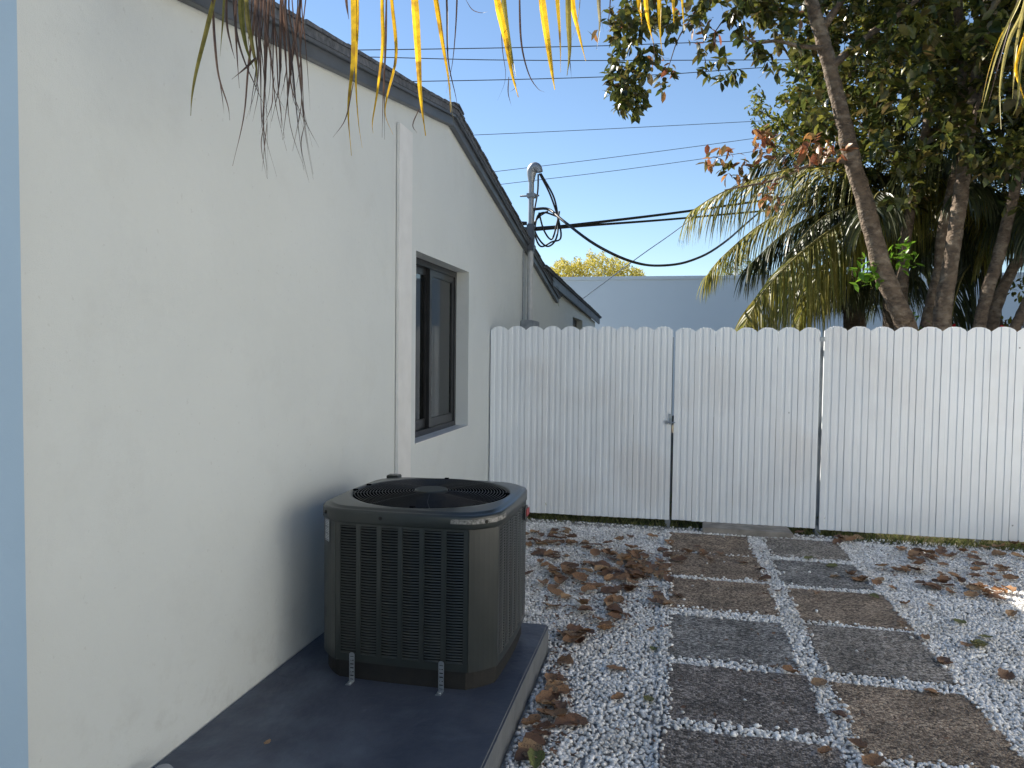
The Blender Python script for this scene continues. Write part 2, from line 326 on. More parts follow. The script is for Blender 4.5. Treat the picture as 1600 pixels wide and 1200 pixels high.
# gravel pebbles: one mesh, real stones
def pebbles():
    t = (1+5**.5)/2
    iv = np.array([(-1,t,0),(1,t,0),(-1,-t,0),(1,-t,0),(0,-1,t),(0,1,t),(0,-1,-t),(0,1,-t),(t,0,-1),(t,0,1),(-t,0,-1),(-t,0,1)], float)
    iv /= np.linalg.norm(iv[0])
    it = np.array([(0,11,5),(0,5,1),(0,1,7),(0,7,10),(0,10,11),(1,5,9),(5,11,4),(11,10,2),(10,7,6),(7,1,8),(3,9,4),(3,4,2),(3,2,6),(3,6,8),(3,8,9),(4,9,5),(2,4,11),(6,2,10),(8,6,7),(9,8,1)])
    P = []
    cell = .0168
    xs = np.arange(-1.79, 4.6, cell); ys = np.arange(1.75, FY-.06, cell)
    X, Y = np.meshgrid(xs, ys); X = X.ravel()+rng.uniform(-.5, .5, X.size)*cell*1.1; Y = Y.ravel()+rng.uniform(-.5, .5, Y.size)*cell*1.1
    vis = (X < Y*.4142+.25)
    vis &= ~((X < -.625) & (Y < 4.02))
    keep = np.ones(len(X), bool); edge = np.zeros(len(X), bool)
    for x0, x1, y0, y1, _ in PAV:
        ins = (X > x0) & (X < x1) & (Y > y0-.014) & (Y < y1+.014)
        core = (X > x0+.014) & (X < x1-.014) & (Y > y0) & (Y < y1)
        r = rng.random(len(X))
        keep &= ~(ins & core & (r > .0012)) & ~(ins & ~core & (r > .22)); edge |= ins
    # dirt patches near the fence line and under leaves get fewer stones
    sc = np.array([noise.noise(Vector((x*1.6, y*1.6, 0))) for x, y in zip(X[::1], Y[::1])])
    keep &= ~((sc > .34) & (X < 0) & (rng.random(len(X)) < .25))
    keep &= ~((Y > FY-.22-.1*sc) & (rng.random(len(X)) < .8))
    k = vis & keep; X = X[k]; Y = Y[k]; E = edge[k]; sc = sc[k]; n = len(X)
    size = rng.uniform(.0064, .0128, n)*(1+.25*(rng.random(n) < .12))
    z = np.where(E, .024, np.where((X > -.04) & (X < 1.5), .010, 0)+.001+sc*.006+rng.uniform(-.003, .007, n))
    sca = rng.uniform(.72, 1.25, (n, 1, 3))*size[:, None, None]; sca[:, :, 2] *= .78
    A = rng.normal(size=(n, 4)); A /= np.linalg.norm(A, axis=1)[:, None]; a, b_, c, d = A.T
    Rm = np.stack([1-2*(c*c+d*d), 2*(b_*c-a*d), 2*(b_*d+a*c), 2*(b_*c+a*d), 1-2*(b_*b_+d*d), 2*(c*d-a*b_), 2*(b_*d-a*c), 2*(c*d+a*b_), 1-2*(b_*b_+c*c)], 1).reshape(n, 3, 3)
    V = iv[None]*rng.uniform(.8, 1.18, (n, 12, 1)); V = np.einsum('nij,nkj->nki', Rm, V)*sca
    V[:, :, 0] += X[:, None]; V[:, :, 1] += Y[:, None]; V[:, :, 2] += z[:, None]
    Fc = (it[None]+np.arange(n)[:, None, None]*12).reshape(-1)
    me = bpy.data.meshes.new('gravel'); nf = n*20
    me.vertices.add(n*12); me.vertices.foreach_set('co', V.reshape(-1).astype(np.float32))
    me.loops.add(nf*3); me.loops.foreach_set('vertex_index', Fc.astype(np.int32))
    me.polygons.add(nf); me.polygons.foreach_set('loop_start', np.arange(0, nf*3, 3, dtype=np.int32))
    me.polygons.foreach_set('loop_total', np.full(nf, 3, np.int32)); me.polygons.foreach_set('use_smooth', np.ones(nf, bool))
    me.update(calc_edges=True); me.materials.append(M['pebble'])
    o = bpy.data.objects.new('gravel', me); COL.objects.link(o)
    tag(o, 'white and grey pebble gravel covering the side yard', 'gravel', kind='stuff')
    print('pebbles', n)
pebbles()

# equipment pad
b = MB(); b.box((WX+.003, -.6, -.03), (-.64, 4.0, .15))
bmp = b.build('concrete_pad', M['pad'], bevel=.008)
bmp.data.materials.append(M['padside'])
for p in bmp.data.polygons:
    if abs(p.normal.z) < .3: p.material_index = 1
tag(bmp, 'blue grey painted concrete pad running along the white wall', 'concrete pad')
ZP = .15

# ------------------------------------------------------------------ house
house = empty('house', (WX, 5.6, 0), 'white stucco house with dark grey gable trim along the left side', 'house')
pk = on_x(705, 199, WX+.05)                      # peak of the fascia bottom
PY = 5.98
def fb(y):                                       # underside of the rake board
    return PKZ - abs(y-PY)*SL
# calibrate peak and slope from the photograph
p_pk = on_x(700, 197, WX); PY = p_pk.y; PKZ = p_pk.z
p_l = on_x(330, 26, WX); p_r = on_x(868, 474, WX)
SLa = (PKZ-p_l.z)/(PY-p_l.y); SLb = (PKZ-p_r.z)/(p_r.y-PY); SL = (SLa+SLb)/2
print('peak', p_pk, 'slopes', SLa, SLb, 'end', p_r)
def fb(y): return PKZ - (PY-y)*SLa if y < PY else PKZ - (y-PY)*SLb
EY = p_r.y                                       # rake end
q0 = on_x(874, 461, WX); q1 = on_x(931, 506, WX); Y2 = q1.y
SL2 = (q0.z-q1.z)/(q1.y-q0.y)
def fb2(y): return q0.z-(y-q0.y)*SL2
print('ext', q0, q1, SL2)
Y2 = min(Y2, 17.5)
EYW = EY-.02
# window opening
wa = on_x(651, 391.5, WX); wb = on_x(647.6, 695, WX); wc = on_x(733.7, 425.8, WX); wd = on_x(730, 666, WX)
WY0, WY1 = (wa.y+wb.y)/2, (wc.y+wd.y)/2; WZ1, WZ0 = (wa.z+wc.z)/2, (wb.z+wd.z)/2
sa = on_x(895, 496, WX); sb = on_x(910, 500, WX); SY0, SY1, SZ1, SZ0 = sa.y, min(sb.y, 15.6), (sa.z+sb.z)/2, (sa.z+sb.z)/2-1.0
print('win', WY0, WY1, WZ0, WZ1, 'small', SY0, SY1, SZ0, SZ1)
YN = -.6
def wall_top(y): return fb(y)+.03 if y <= YB else fb2(y)+.03
# crossing where second roof line is above first
YB = q0.y
ys = sorted([YN, WY0, PY, WY1, YB, SY0, SY1, Y2])
bm = bmesh.new(); cache = {}
def vv(y, z):
    k = (round(y, 4), round(z, 4))
    if k not in cache: cache[k] = bm.verts.new((WX, y, z))
    return cache[k]
holes = [(WY0, WY1, WZ0, WZ1), (SY0, SY1, SZ0, SZ1)]
zl = sorted([-.03, WZ0, WZ1, SZ0, SZ1])
faces = []
for i in range(len(ys)-1):
    a, c = ys[i], ys[i+1]
    for j in range(len(zl)-1):
        z0, z1 = zl[j], zl[j+1]; m_ = ((a+c)/2, (z0+z1)/2)
        if any(h[0] < m_[0] < h[1] and h[2] < m_[1] < h[3] for h in holes): continue
        if z1 > min(wall_top(a+.001), wall_top(c-.001)): continue
        faces.append(bm.faces.new([vv(a, z0), vv(c, z0), vv(c, z1), vv(a, z1)]))
    zt = zl[-1]
    while zt > min(wall_top(a+.001), wall_top(c-.001)): zt = zl[zl.index(zt)-1]
    ta, tc_ = wall_top(a+.001), wall_top(c-.001)
    faces.append(bm.faces.new([vv(a, zt), vv(c, zt), vv(c, tc_), vv(a, ta)]))
ret = bmesh.ops.extrude_face_region(bm, geom=faces)
for v in [g_ for g_ in ret['geom'] if isinstance(g_, bmesh.types.BMVert)]: v.co.x -= .2
bmesh.ops.recalc_face_normals(bm, faces=bm.faces)
me = bpy.data.meshes.new('side_wall'); bm.to_mesh(me); bm.free(); me.materials.append(M['wall'])
o = bpy.data.objects.new('side_wall', me); COL.objects.link(o); o.parent = house; o.matrix_parent_inverse = house.matrix_world.inverted()
# other walls, far from view
b = MB()
b.box((-10, YN, -.03), (WX-.202, YN+.2, fb(YN))); b.box((-10, YN+.202, -.03), (-9.8, Y2, 2.3)); b.box((-9.798, Y2-.2, -.03), (WX-.202, Y2-.002, fb2(Y2)-.05))
b.build('outer_wall', M['wall'], house)
# roof planes with rake shingles
b = MB(); RT = .136
YE = EY+.04
def ztop(y): return fb(y)+RT
x0, x1 = -10.3, WX+.075
YF = YN-.4
b.add([(x0, YF, ztop(YF)), (x1, YF, ztop(YF)), (x1, PY, ztop(PY)), (x0, PY, ztop(PY)), (x0, YE, ztop(YE)), (x1, YE, ztop(YE)),
       (x0, YF, ztop(YF)-.05), (x1, YF, ztop(YF)-.05), (x1, PY, ztop(PY)-.05), (x0, PY, ztop(PY)-.05), (x0, YE, ztop(YE)-.05), (x1, YE, ztop(YE)-.05)],
      [(0, 1, 2, 3), (3, 2, 5, 4), (9, 8, 7, 6), (10, 11, 8, 9), (1, 7, 8, 2), (2, 8, 11, 5), (0, 6, 7, 1), (4, 5, 11, 10), (3, 9, 6, 0), (4, 10, 9, 3)])
roof = b.build('roof', M['shingle'], house)
def rake_shingles(y0, y1, zf, n):
    for k in range(n):
        t0 = y0+(y1-y0)*k/n; t1 = y0+(y1-y0)*(k+1)/n; s = 1 if y1 > y0 else -1
        t1b = t1+.06*s; dz = random.uniform(-.004, .005); ov = random.uniform(-.003, .007)
        m_ = MB(); w_ = .55
        a, c = t0, t1b
        # courses run down-slope: upper end tucked under, lower butt end raised
        za, zc = zf(a)+.006, zf(c)+.011+dz*.6
        m_.add([(x1+.012+ov-w_, a, za), (x1+.012+ov, a, za), (x1+.012+ov, c, zc), (x1+.012+ov-w_, c, zc),
                (x1+.012+ov-w_, a, za-.014), (x1+.012+ov, a, za-.014), (x1+.008+ov, c, zc-.02), (x1+.012+ov-w_, c, zc-.02)],
               [(0, 1, 2, 3), (7, 6, 5, 4), (0, 4, 5, 1), (1, 5, 6, 2), (2, 6, 7, 3), (3, 7, 4, 0)])
        m_.build('shingle', M['shingle'], roof)
rake_shingles(PY, YF, lambda y: ztop(y), 44)
rake_shingles(PY, YE, lambda y: ztop(y), 44)
m_ = MB(); m_.prism([(PY-.14, ztop(PY-.14)+.028), (PY, ztop(PY)+.034), (PY+.14, ztop(PY+.14)+.028), (PY+.14, ztop(PY+.14)+.016), (PY, ztop(PY)+.02), (PY-.14, ztop(PY-.14)+.016)], 'x', -10, x1+.02)
m_.build('ridge_cap', M['shingle'], roof)
# rake boards
def rake(name, ya, yb, z0a, z0b, h, xo, th=.045, top=None):
    m_ = MB(); m_.add([(xo, ya, z0a), (xo+th, ya, z0a), (xo+th, yb, z0b), (xo, yb, z0b), (xo, ya, z0a+h), (xo+th, ya, z0a+h), (xo+th, yb, z0b+h), (xo, yb, z0b+h)],
          [(0, 1, 2, 3), (7, 6, 5, 4), (0, 4, 5, 1), (1, 5, 6, 2), (2, 6, 7, 3), (3, 7, 4, 0)])
    return m_.build(name, M['fascia'], house, bevel=.003)
rake('rake_board', YF, PY-.001, fb(YF), fb(PY), .092, WX+.003)
rake('rake_board', PY+.001, EY, fb(PY), fb(EY), .092, WX+.003)
rake('drip_edge', YF, PY-.001, fb(YF)+.066, fb(PY)+.066, .026, WX+.05, .02)
rake('drip_edge', PY+.001, EY, fb(PY)+.066, fb(EY)+.066, .026, WX+.05, .02)
# rear low roof
r0 = on_x(836, 396, WX+.05).y
def zt2(y): return fb2(y)+.165
rake('rake_board', EY-.8, Y2+.25, fb2(EY-.8), fb2(Y2+.25), .145, WX+.0005-.04 if False else WX+.052, .035)
m_ = MB(); ya, yb = EY-1.6, Y2+.3
m_.add([(x0, ya, zt2(ya)-.03), (x1+.04, ya, zt2(ya)-.03), (x1+.04, yb, zt2(yb)-.03), (x0, yb, zt2(yb)-.03), (x0, ya, zt2(ya)), (x1+.04, ya, zt2(ya)), (x1+.04, yb, zt2(yb)), (x0, yb, zt2(yb))],
       [(3, 2, 1, 0), (4, 5, 6, 7), (0, 1, 5, 4), (1, 2, 6, 5), (2, 3, 7, 6), (3, 0, 4, 7)])
roof2 = m_.build('rear_roof', M['shingle'], house)
_r = roof; roof = roof2; _x1 = x1; x1 = x1+.04
rake_shingles(ya, yb, lambda y: zt2(y)+.002, 22)
roof = _r; x1 = _x1

# corner pier painted pale blue
cp = on_x(38, 600, WX+.05)
b = MB(); b.box((WX+.003, YN-.02, .15), (WX+.05, cp.y, fb(1.4)-.02)); 
b.build('corner_pier', M['blue'], house, bevel=.006)
# cover board
c0 = on_x(623, 400, WX+.022); c1 = on_x(643.5, 400, WX+.022); ct = on_x(632, 197, WX+.022)
b = MB(); b.box((WX+.004, c0.y, ZP), (WX+.024, c1.y, ct.z))
b.build('cover_board', M['white'], house, bevel=.002)
# main window
def window(y0, y1, z0, z1, depth=.115):
    X = WX-depth; ft = .05; wdw = MB()
    wdw.box((X-.07, y0+.002, z1-ft), (X, y1-.002, z1-.002)); wdw.box((X-.07, y0+.002, z0+.002), (X, y1-.002, z0+ft))
    wdw.box((X-.07, y0+.002, z0+ft), (X, y0+ft, z1-ft)); wdw.box((X-.07, y1-ft, z0+ft), (X, y1-.002, z1-ft))
    fr = wdw.build('window', M['frame'], house)
    mid = (y0+y1)/2
    for (a, c, xo) in ((y0+ft, mid+.02, -.040), (mid-.02, y1-ft, -.010)):
        s = MB(); t = .055; xa, xb = X+xo-.028, X+xo; za, zb = z0+ft+.001, z1-ft-.001; a += .001; c -= .001
        s.box((xa, a, zb-t), (xb, c, zb)); s.box((xa, a, za), (xb, c, za+t+.02)); s.box((xa, a, za+t+.02), (xb, a+t, zb-t)); s.box((xa, c-t, za+t+.02), (xb, c, zb-t))
        s.build('sash', M['frame'], fr)
        g_ = MB(); g_.box(((xa+xb)/2-.003, a+t-.005, za+t+.015), ((xa+xb)/2+.003, c-t+.005, zb-t+.005)); g_.build('pane', M['glass'], fr)
    sl = MB(); sl.box((X+.001, y0+.002, z0+.001), (WX+.006, y1-.002, z0+.008)); sl.build('sill', M['white'], fr)
    return X
X = window(WY0, WY1, WZ0, WZ1)
window(SY0, SY1, SZ0, SZ1)
b = MB()
for k in range(34):
    y = WY0+.55+k*.026; b.tube([(X-.22+.012*math.sin(k*1.9), y, WZ0-.2), (X-.22+.014*math.sin(k*1.9+.3), y+.004, WZ1+.05)], .017, 6)
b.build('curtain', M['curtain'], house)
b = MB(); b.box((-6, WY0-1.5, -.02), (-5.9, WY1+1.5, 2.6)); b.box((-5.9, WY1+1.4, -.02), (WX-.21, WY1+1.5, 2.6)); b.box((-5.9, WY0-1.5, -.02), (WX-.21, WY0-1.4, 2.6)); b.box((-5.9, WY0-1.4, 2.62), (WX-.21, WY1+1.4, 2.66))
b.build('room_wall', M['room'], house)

# pipe stub by the wall on the pad
b = MB(); pp = on_z(262, 1212, .17)
b.tube([(pp.x, pp.y-.25, .185), (pp.x, pp.y-.02, .185), (pp.x, pp.y, .185)], [.036, .036, .028], 16)
b.tube([(pp.x, pp.y-.26, .185), (pp.x, pp.y-.20, .185)], .042, 16)
b.tube([(pp.x, pp.y-.23, .15), (pp.x, pp.y-.23, .18)], .02, 10)
tag(b.build('drain_pipe', M['boxgrey']), 'grey drain pipe stub lying on the pad against the wall', 'pipe')

# ------------------------------------------------------------------ air conditioner
AX, AY, HW, CH = -1.172, 3.53, .425, .108
ac = empty('air_conditioner', (AX, AY, ZP), 'dark green grey air conditioner condenser standing on the blue painted pad', 'air conditioner')
def outline(hw, ch, bul=.012, seg=6, cseg=3):
    """rounded-corner square, counter-clockwise, sides slightly convex"""
    P = []
    d = hw-ch
    for k, (dx, dy) in enumerate([(0, -1), (1, 0), (0, 1), (-1, 0)]):
        tx, ty = -dy, dx
        for i in range(seg+1):
            t = -1+2*i/seg; o_ = hw+bul*(1-t*t)
            P.append((dx*o_+tx*d*t, dy*o_+ty*d*t))
        # corner
        ex, ey = dx*hw+tx*d, dy*hw+ty*d; nx, ny = tx*hw+dx*d, ty*hw+dy*d
        cx_, cy_ = dx*hw+tx*hw, dy*hw+ty*hw
        for i in range(1, cseg+1):
            t = i/(cseg+1); lin = (ex+(nx-ex)*t, ey+(ny-ey)*t); bz = ((1-t)**2*ex+2*t*(1-t)*cx_+t*t*nx, (1-t)**2*ey+2*t*(1-t)*cy_+t*t*ny)
            P.append((lin[0]*.78+bz[0]*.22, lin[1]*.78+bz[1]*.22))
    return P
def ring(mb, polys, smooth=True):
    n = len(polys[0]); vs = [v for p in polys for v in p]
    fs = [(i*n+k, i*n+(k+1) % n, (i+1)*n+(k+1) % n, (i+1)*n+k) for i in range(len(polys)-1) for k in range(n)]
    mb.add(vs, fs, smooth)
def lift(P, z, s=1): return [(AX+x*s, AY+y*s, ZP+z) for x, y in P]
ZB, ZL, ZT = .085, .735, .797      # casing bottom, lid underside, lid top
# base pan
b = MB(); P = outline(HW-.015, CH)
ring(b, [lift(P, 0), lift(P, .088)], False); b.add(lift(P, .088), [tuple(range(len(P)))])
b.build('base_pan', M['acbase'], ac)
# dark coil behind the louvres
b = MB(); P = outline(HW-.045, CH); ring(b, [lift(P, .086), lift(P, ZL)]); b.build('coil', M['acdark'], ac)
# corner posts
d = HW-CH
for k, (sx, sy) in enumerate([(1, -1), (1, 1), (-1, 1), (-1, -1)]):
    O = outline(HW, CH, cseg=5); n = len(O); seg = 6
    s0 = k*(seg+1+5)+seg; idx = [(s0+i) % n for i in range(7)]
    outp = [O[i] for i in idx]
    inn = [(x*.955, y*.955) for x, y in outp]
    b = MB(); b.prism([(AX+x, AY+y) for x, y in outp]+[(AX+x, AY+y) for x, y in reversed(inn)], 'z', ZP+ZB, ZP+ZL+.003)
    for p_i in range(len(b.sm)): b.sm[p_i] = False
    b.build('corner_post', M['ac'], ac)
# louvred side panels
def side_panel(k):
    ang = k*math.pi/2          # 0 = front (-Y), 1 = right (+X)
    Rz = Matrix.Rotation(ang, 3, 'Z')
    def T(u, o_, z): v = Rz @ Vector((u, -o_, 0)); return (AX+v.x, AY+v.y, ZP+z)
    def bul(u): return HW+.012*(1-(u/d)**2)-.001
    W = d-.003; nc = 6; mar = .022; gap = .022
    cw = (2*W-2*mar-gap*(nc-1))/nc; z0, z1 = ZB+.035, ZL-.025
    b = MB()
    def bar(u0, u1, za, zb, sg=1):
        for s in range(sg):
            a, c = u0+(u1-u0)*s/sg, u0+(u1-u0)*(s+1)/sg
            oa, oc = bul(a), bul(c); t = .006
            b.add([T(a, oa, za), T(c, oc, za), T(c, oc, zb), T(a, oa, zb), T(a, oa-t, za), T(c, oc-t, za), T(c, oc-t, zb), T(a, oa-t, zb)],
                  [(0, 1, 2, 3), (7, 6, 5, 4), (0, 4, 5, 1), (3, 2, 6, 7), (0, 3, 7, 4), (1, 5, 6, 2)])
    bar(-W, W, ZB, z0, 8); bar(-W, W, z1, ZL, 8); bar(-W, -W+mar, z0, z1); bar(W-mar, W, z0, z1)
    for i in range(nc-1):
        u = -W+mar+cw*(i+1)+gap*i; bar(u, u+gap, z0, z1)
    pan = b.build('side_panel', M['ac'], ac)
    nr = 46 if k < 2 else 12; pitch = (z1-z0)/nr
    for i in range(nc):
        u0 = -W+mar+(cw+gap)*i; u1 = u0+cw; b = MB()
        for r_ in range(nr):
            zc = z0+pitch*(r_+.5)
            if r_ % 12 == 11 and False: continue
            e = .0035
            us = [u0+.001, (u0+u1)/2, u1-.001]
            vs = []
            for u in us:
                o_ = bul(u); sh = 0.0 if u == us[1] else .004
                vs += [T(u, o_-.004, zc+pitch*.20), T(u, o_+.001-sh*.5, zc+pitch*.12), T(u, o_+.004-sh, zc-pitch*.24), T(u, o_-.001, zc-pitch*.24)]
            b.add(vs, [(0, 4, 5, 1), (1, 5, 6, 2), (2, 6, 7, 3), (4, 8, 9, 5), (5, 9, 10, 6), (6, 10, 11, 7)])
        o = b.build('louvre_column', M['ac'], pan)
    return pan
for k in range(4): side_panel(k)
# lid
b = MB(); N_ = 64
def circ(r_, z, n=N_): return [(AX+r_*math.cos(2*math.pi*i/n), AY+r_*math.sin(2*math.pi*i/n), ZP+z) for i in range(n)]
def sq(s, z, n=N_):
    """square-ish outline sampled by angle so that it stitches to circles"""
    O = outline(HW*s, CH*s, bul=.014, cseg=6, seg=10); res = []
    for i in range(n):
        th = 2*math.pi*i/n; dx, dy = math.cos(th), math.sin(th); best = None
        for j in range(len(O)):
            (ax, ay), (bx, by) = O[j], O[(j+1) % len(O)]
            ex, ey = bx-ax, by-ay; den = dx*ey-dy*ex
            if abs(den) < 1e-9: continue
            t = (ax*ey-ay*ex)/den; s_ = (ax*dy-ay*dx)/den
            if t > 0 and -1e-6 <= s_ <= 1+1e-6: best = t if best is None else max(best, t)
        res.append((AX+dx*best, AY+dy*best, ZP+z))
    return res
RO = .386
def mixr(A, B_, t): return [tuple(a[i]+(c[i]-a[i])*t for i in range(3)) for a, c in zip(A, B_)]
inner = [circ(RO, ZT-.009), circ(RO-.001, ZT-.10), circ(RO-.01, ZT-.16)]
prof = [sq(.985, ZL-.012), sq(1.012, ZL-.012), sq(1.018, ZL-.006), sq(1.018, ZL+.038), sq(1.012, ZL+.046), sq(.992, ZL+.050), sq(.965, ZL+.0505), sq(.955, ZL+.058), sq(.93, ZT-.003),
        mixr(sq(.93, ZT-.001), circ(RO+.012, ZT+.002), .75), circ(RO+.012, ZT+.002), circ(RO+.003, ZT-.001), circ(RO, ZT-.008)]
for i in range(8, 10):  # keep outer square outside of the circle
    pass
fix = []
for p in prof[:9]: fix.append(p)
fix += prof[9:]
for r_i in range(5, 10):
    fix[r_i] = [(p[0], p[1], p[2]) if math.hypot(p[0]-AX, p[1]-AY) > RO+.014+.003*(10-r_i) else
                (AX+(p[0]-AX)/math.hypot(p[0]-AX, p[1]-AY)*(RO+.014+.003*(10-r_i)), AY+(p[1]-AY)/math.hypot(p[0]-AX, p[1]-AY)*(RO+.014+.003*(10-r_i)), p[2]) for p in fix[r_i]]
ring(b, fix, True)
lid = b.build('top_cover', M['ac'], ac, recalc=True)
b = MB(); ring(b, inner); b.build('fan_shroud', M['acdark'], ac, recalc=False)
# fan well floor, blades, hub
b = MB(); b.add(circ(.40, .50), [tuple(range(N_))]); b.build('fan_well', M['acdark'], ac)
b = MB(); ring(b, [circ(.075, .55, 24), circ(.075, ZT-.03, 24)]); b.add(circ(.075, ZT-.03, 24), [tuple(range(24))]); b.build('fan_motor', M['acdark'], ac)
# grille rings and spokes
gr = MB(); ring(gr, [circ(.084, ZT+.012, 36), circ(.08, ZT+.017, 36)]); gr.add(circ(.08, ZT+.017, 36), [tuple(range(36))]); ring(gr, [circ(.084, ZT+.012, 36), circ(.084, ZT+.004, 36)])
grille = gr.build('grille_cap', M['ac'], ac)
def torus(b, r_, z, t, n=72):
    vs = []; 
    for i in range(n):
        th = 2*math.pi*i/n
        for k in range(5):
            ph = 2*math.pi*k/5; rr = r_+t*math.cos(ph); vs.append((AX+rr*math.cos(th), AY+rr*math.sin(th), ZP+z+t*math.sin(ph)))
    b.add(vs, [(i*5+k, ((i+1) % n)*5+k, ((i+1) % n)*5+(k+1) % 5, i*5+(k+1) % 5) for i in range(n) for k in range(5)], True)
for k in range(20):
    r_ = .095+k*.0149
    b = MB(); torus(b, r_, ZT+.011-.010*(r_/.39)**2, .0014); b.build('grille_ring', M['wire'], grille)
b = MB()
for k in range(8):
    a = k*math.pi/4+.2
    b.tube([(AX+.07*math.cos(a), AY+.07*math.sin(a), ZP+ZT+.006), (AX+.25*math.cos(a+.05), AY+.25*math.sin(a+.05), ZP+ZT+.002), (AX+(RO+.004)*math.cos(a+.1), AY+(RO+.004)*math.sin(a+.1), ZP+ZT-.002)], .0020, 6)
b.build('grille_spoke', M['wire'], grille)
for a in (.1, 1.67, 2.9, 3.3, 4.81):
    b = MB(); c_ = (AX+RO*math.cos(a), AY+RO*math.sin(a)); b.box((c_[0]-.011, c_[1]-.011, ZP+ZT), (c_[0]+.011, c_[1]+.011, ZP+ZT+.008)); b.build('grille_clip', M['acdark'], grille, bevel=.002)
# screws on the lid skirt, chipped corner
def disc(b, c, nrm, r_, t, n=12):
    nrm = Vector(nrm).normalized(); c = Vector(c); b.tube([c, c+nrm*t], r_, n)
sx = .02
for (u, v) in ((-.09, -(HW*1.018+.012)), (HW*.90, -HW*.90), (-HW*.90, -HW*.90)):
    b = MB(); n_ = Vector((u if abs(u) > .2 else 0, v, 0)).normalized()
    if abs(u) > .2:
        p_ = Vector((AX, AY, 0))+n_*(Vector(sq(1.018, 0)[(N_*7//8) if u > 0 else (N_*5//8)]).xy.to_3d()-Vector((AX, AY, 0))).length; p_.z = 0
    else: p_ = Vector((AX+u, AY+v, 0))
    c_ = Vector((p_.x, p_.y, ZP+ZL+.02)); disc(b, c_-n_*.001, n_, .0085, .004); disc(b, c_+n_*.002, n_, .005, .004, 6)
    b.build('screw', M['acbase'], ac)
    if u > .2:
        t_ = Vector((-n_.y, n_.x, 0)); b = MB(); q = c_+n_*.0006
        b.add([q-t_*.055+Vector((0, 0, -.012)), q+t_*.05+Vector((0, 0, -.009)), q+t_*.055+Vector((0, 0, .010)), q-t_*.03+Vector((0, 0, .013))], [(0, 1, 2, 3)])
# chipped mark strip sits on the corner skirt
n_ = Vector((1, -1, 0)).normalized(); t_ = Vector((-n_.y, n_.x, 0))
cc = Vector(sq(1.018, ZL+.02)[N_*7//8])
b = MB(); rows = []
ii = [N_*7//8+j for j in range(-3, 4)]
lo = [sq(1.0205, ZL+.006+random.uniform(0, .008)) for _ in range(1)][0]; hi = sq(1.0205, ZL+.034)
vs = [lo[i] for i in ii]+[hi[i] for i in ii]
b.add(vs, [(i, i+1, i+8, i+7) for i in range(6)], True); b.build('scuff_patch', M['chip'], ac, recalc=False)
# sticker on left front post
ns = len(outline(HW, CH, cseg=5)); O = outline(HW+.0015, CH, cseg=5); 
i0 = 3*(6+1+5)+6; pa, pb = Vector(O[(i0+2) % ns])*1.004, Vector(O[(i0+4) % ns])*1.004; 
b = MB(); za, zb = ZP+ZL-.115, ZP+ZL-.005
tdir = (pb-pa).normalized(); pa2 = pa; pb2 = pa+tdir*min(.05, (pb-pa).length*2)
b.add([(AX+pa.x, AY+pa.y, za), (AX+pb.x, AY+pb.y, za), (AX+pb.x, AY+pb.y, zb), (AX+pa.x, AY+pa.y, zb)], [(0, 1, 2, 3)])
st = b.build('sticker', M['sticker'], ac)
b = MB(); nn = Vector((tdir.y, -tdir.x))*.001
for r_ in range(13):
    z = zb-.008-r_*.0078; 
    t = .08
    while t < .9:
        l = random.uniform(.05, .2); t2 = min(t+l, .92); hgt = .0035 if r_ % 4 else .0055
        a, c = pa+(pb-pa)*t+nn, pa+(pb-pa)*t2+nn
        b.add([(AX+a.x, AY+a.y, z-hgt), (AX+c.x, AY+c.y, z-hgt), (AX+c.x, AY+c.y, z), (AX+a.x, AY+a.y, z)], [(0, 1, 2, 3)]); t = t2+.06
b.build('sticker_print', M['ink'], st)
# badge on the right side panel
b = MB(); disc(b, (AX+HW+.014, AY+.23, ZP+ZL-.065), (1, 0, 0), .042, .006, 20); bd = b.build('badge', M['ac'], ac)
b = MB(); b.box((AX+HW+.0205, AY+.215, ZP+ZL-.085), (AX+HW+.0225, AY+.30, ZP+ZL-.045)); b.build('badge_band', M['badge'], bd, bevel=.001)
# hold-down straps
for (px, yt, yb) in ((550, 1019, 1077), (689.5, 1033, 1093)):
    yy = AY-HW-.022; p = on_y(px, yt, yy); p2 = on_y(px, yb, yy)
    lean = p2.x-p.x
    b = MB(); w_ = .0125; z1_ = p.z; z0_ = ZP+.001; nh = 7
    # perforated strap: side rails and cross bars around slots
    for s in (-1, 1):
        b.box((p.x+s*w_-(.004 if s > 0 else 0), yy-.002, z0_), (p.x+s*w_+(.004 if s < 0 else 0), yy, z1_-.01))
    stp = (z1_-.01-z0_)/nh
    for k in range(nh+1):
        zc = z0_+k*stp; hh = .006 if 0 < k < nh else .008
        b.box((p.x-w_+.004, yy-.002, max(z0_, zc-hh)), (p.x+w_-.004, yy, min(z1_-.01, zc+hh)))
    arc = [(p.x+w_*math.cos(t), z1_-.01+.01*math.sin(t)) for t in np.linspace(0, math.pi, 9)]
    b.prism(arc, 'y', yy-.002, yy)
    b.box((p.x-w_, yy-.045, ZP+.0005), (p.x+w_, yy-.002, ZP+.003))
    o = b.build('hold_down_strap', M['galv'], ac)
    b = MB(); disc(b, (p.x, yy-.025, ZP+.003), (0, 0, 1), .009, .006, 6); b.build('bolt', M['galv'], o)
    for zq in (z1_-.03, z0_+.05): b = MB(); disc(b, (p.x, yy-.002, zq), (0, -1, 0), .006, .004, 8); b.build('bolt', M['galv'], o)
# refrigerant line box at the back-left corner
b = MB(); b.box((AX-HW+.03, AY+HW-.04, ZP+ZT-.03), (AX-HW+.10, AY+HW+.02, ZP+ZT+.006)); b.build('rear_bracket', M['ac'], ac, bevel=.004)

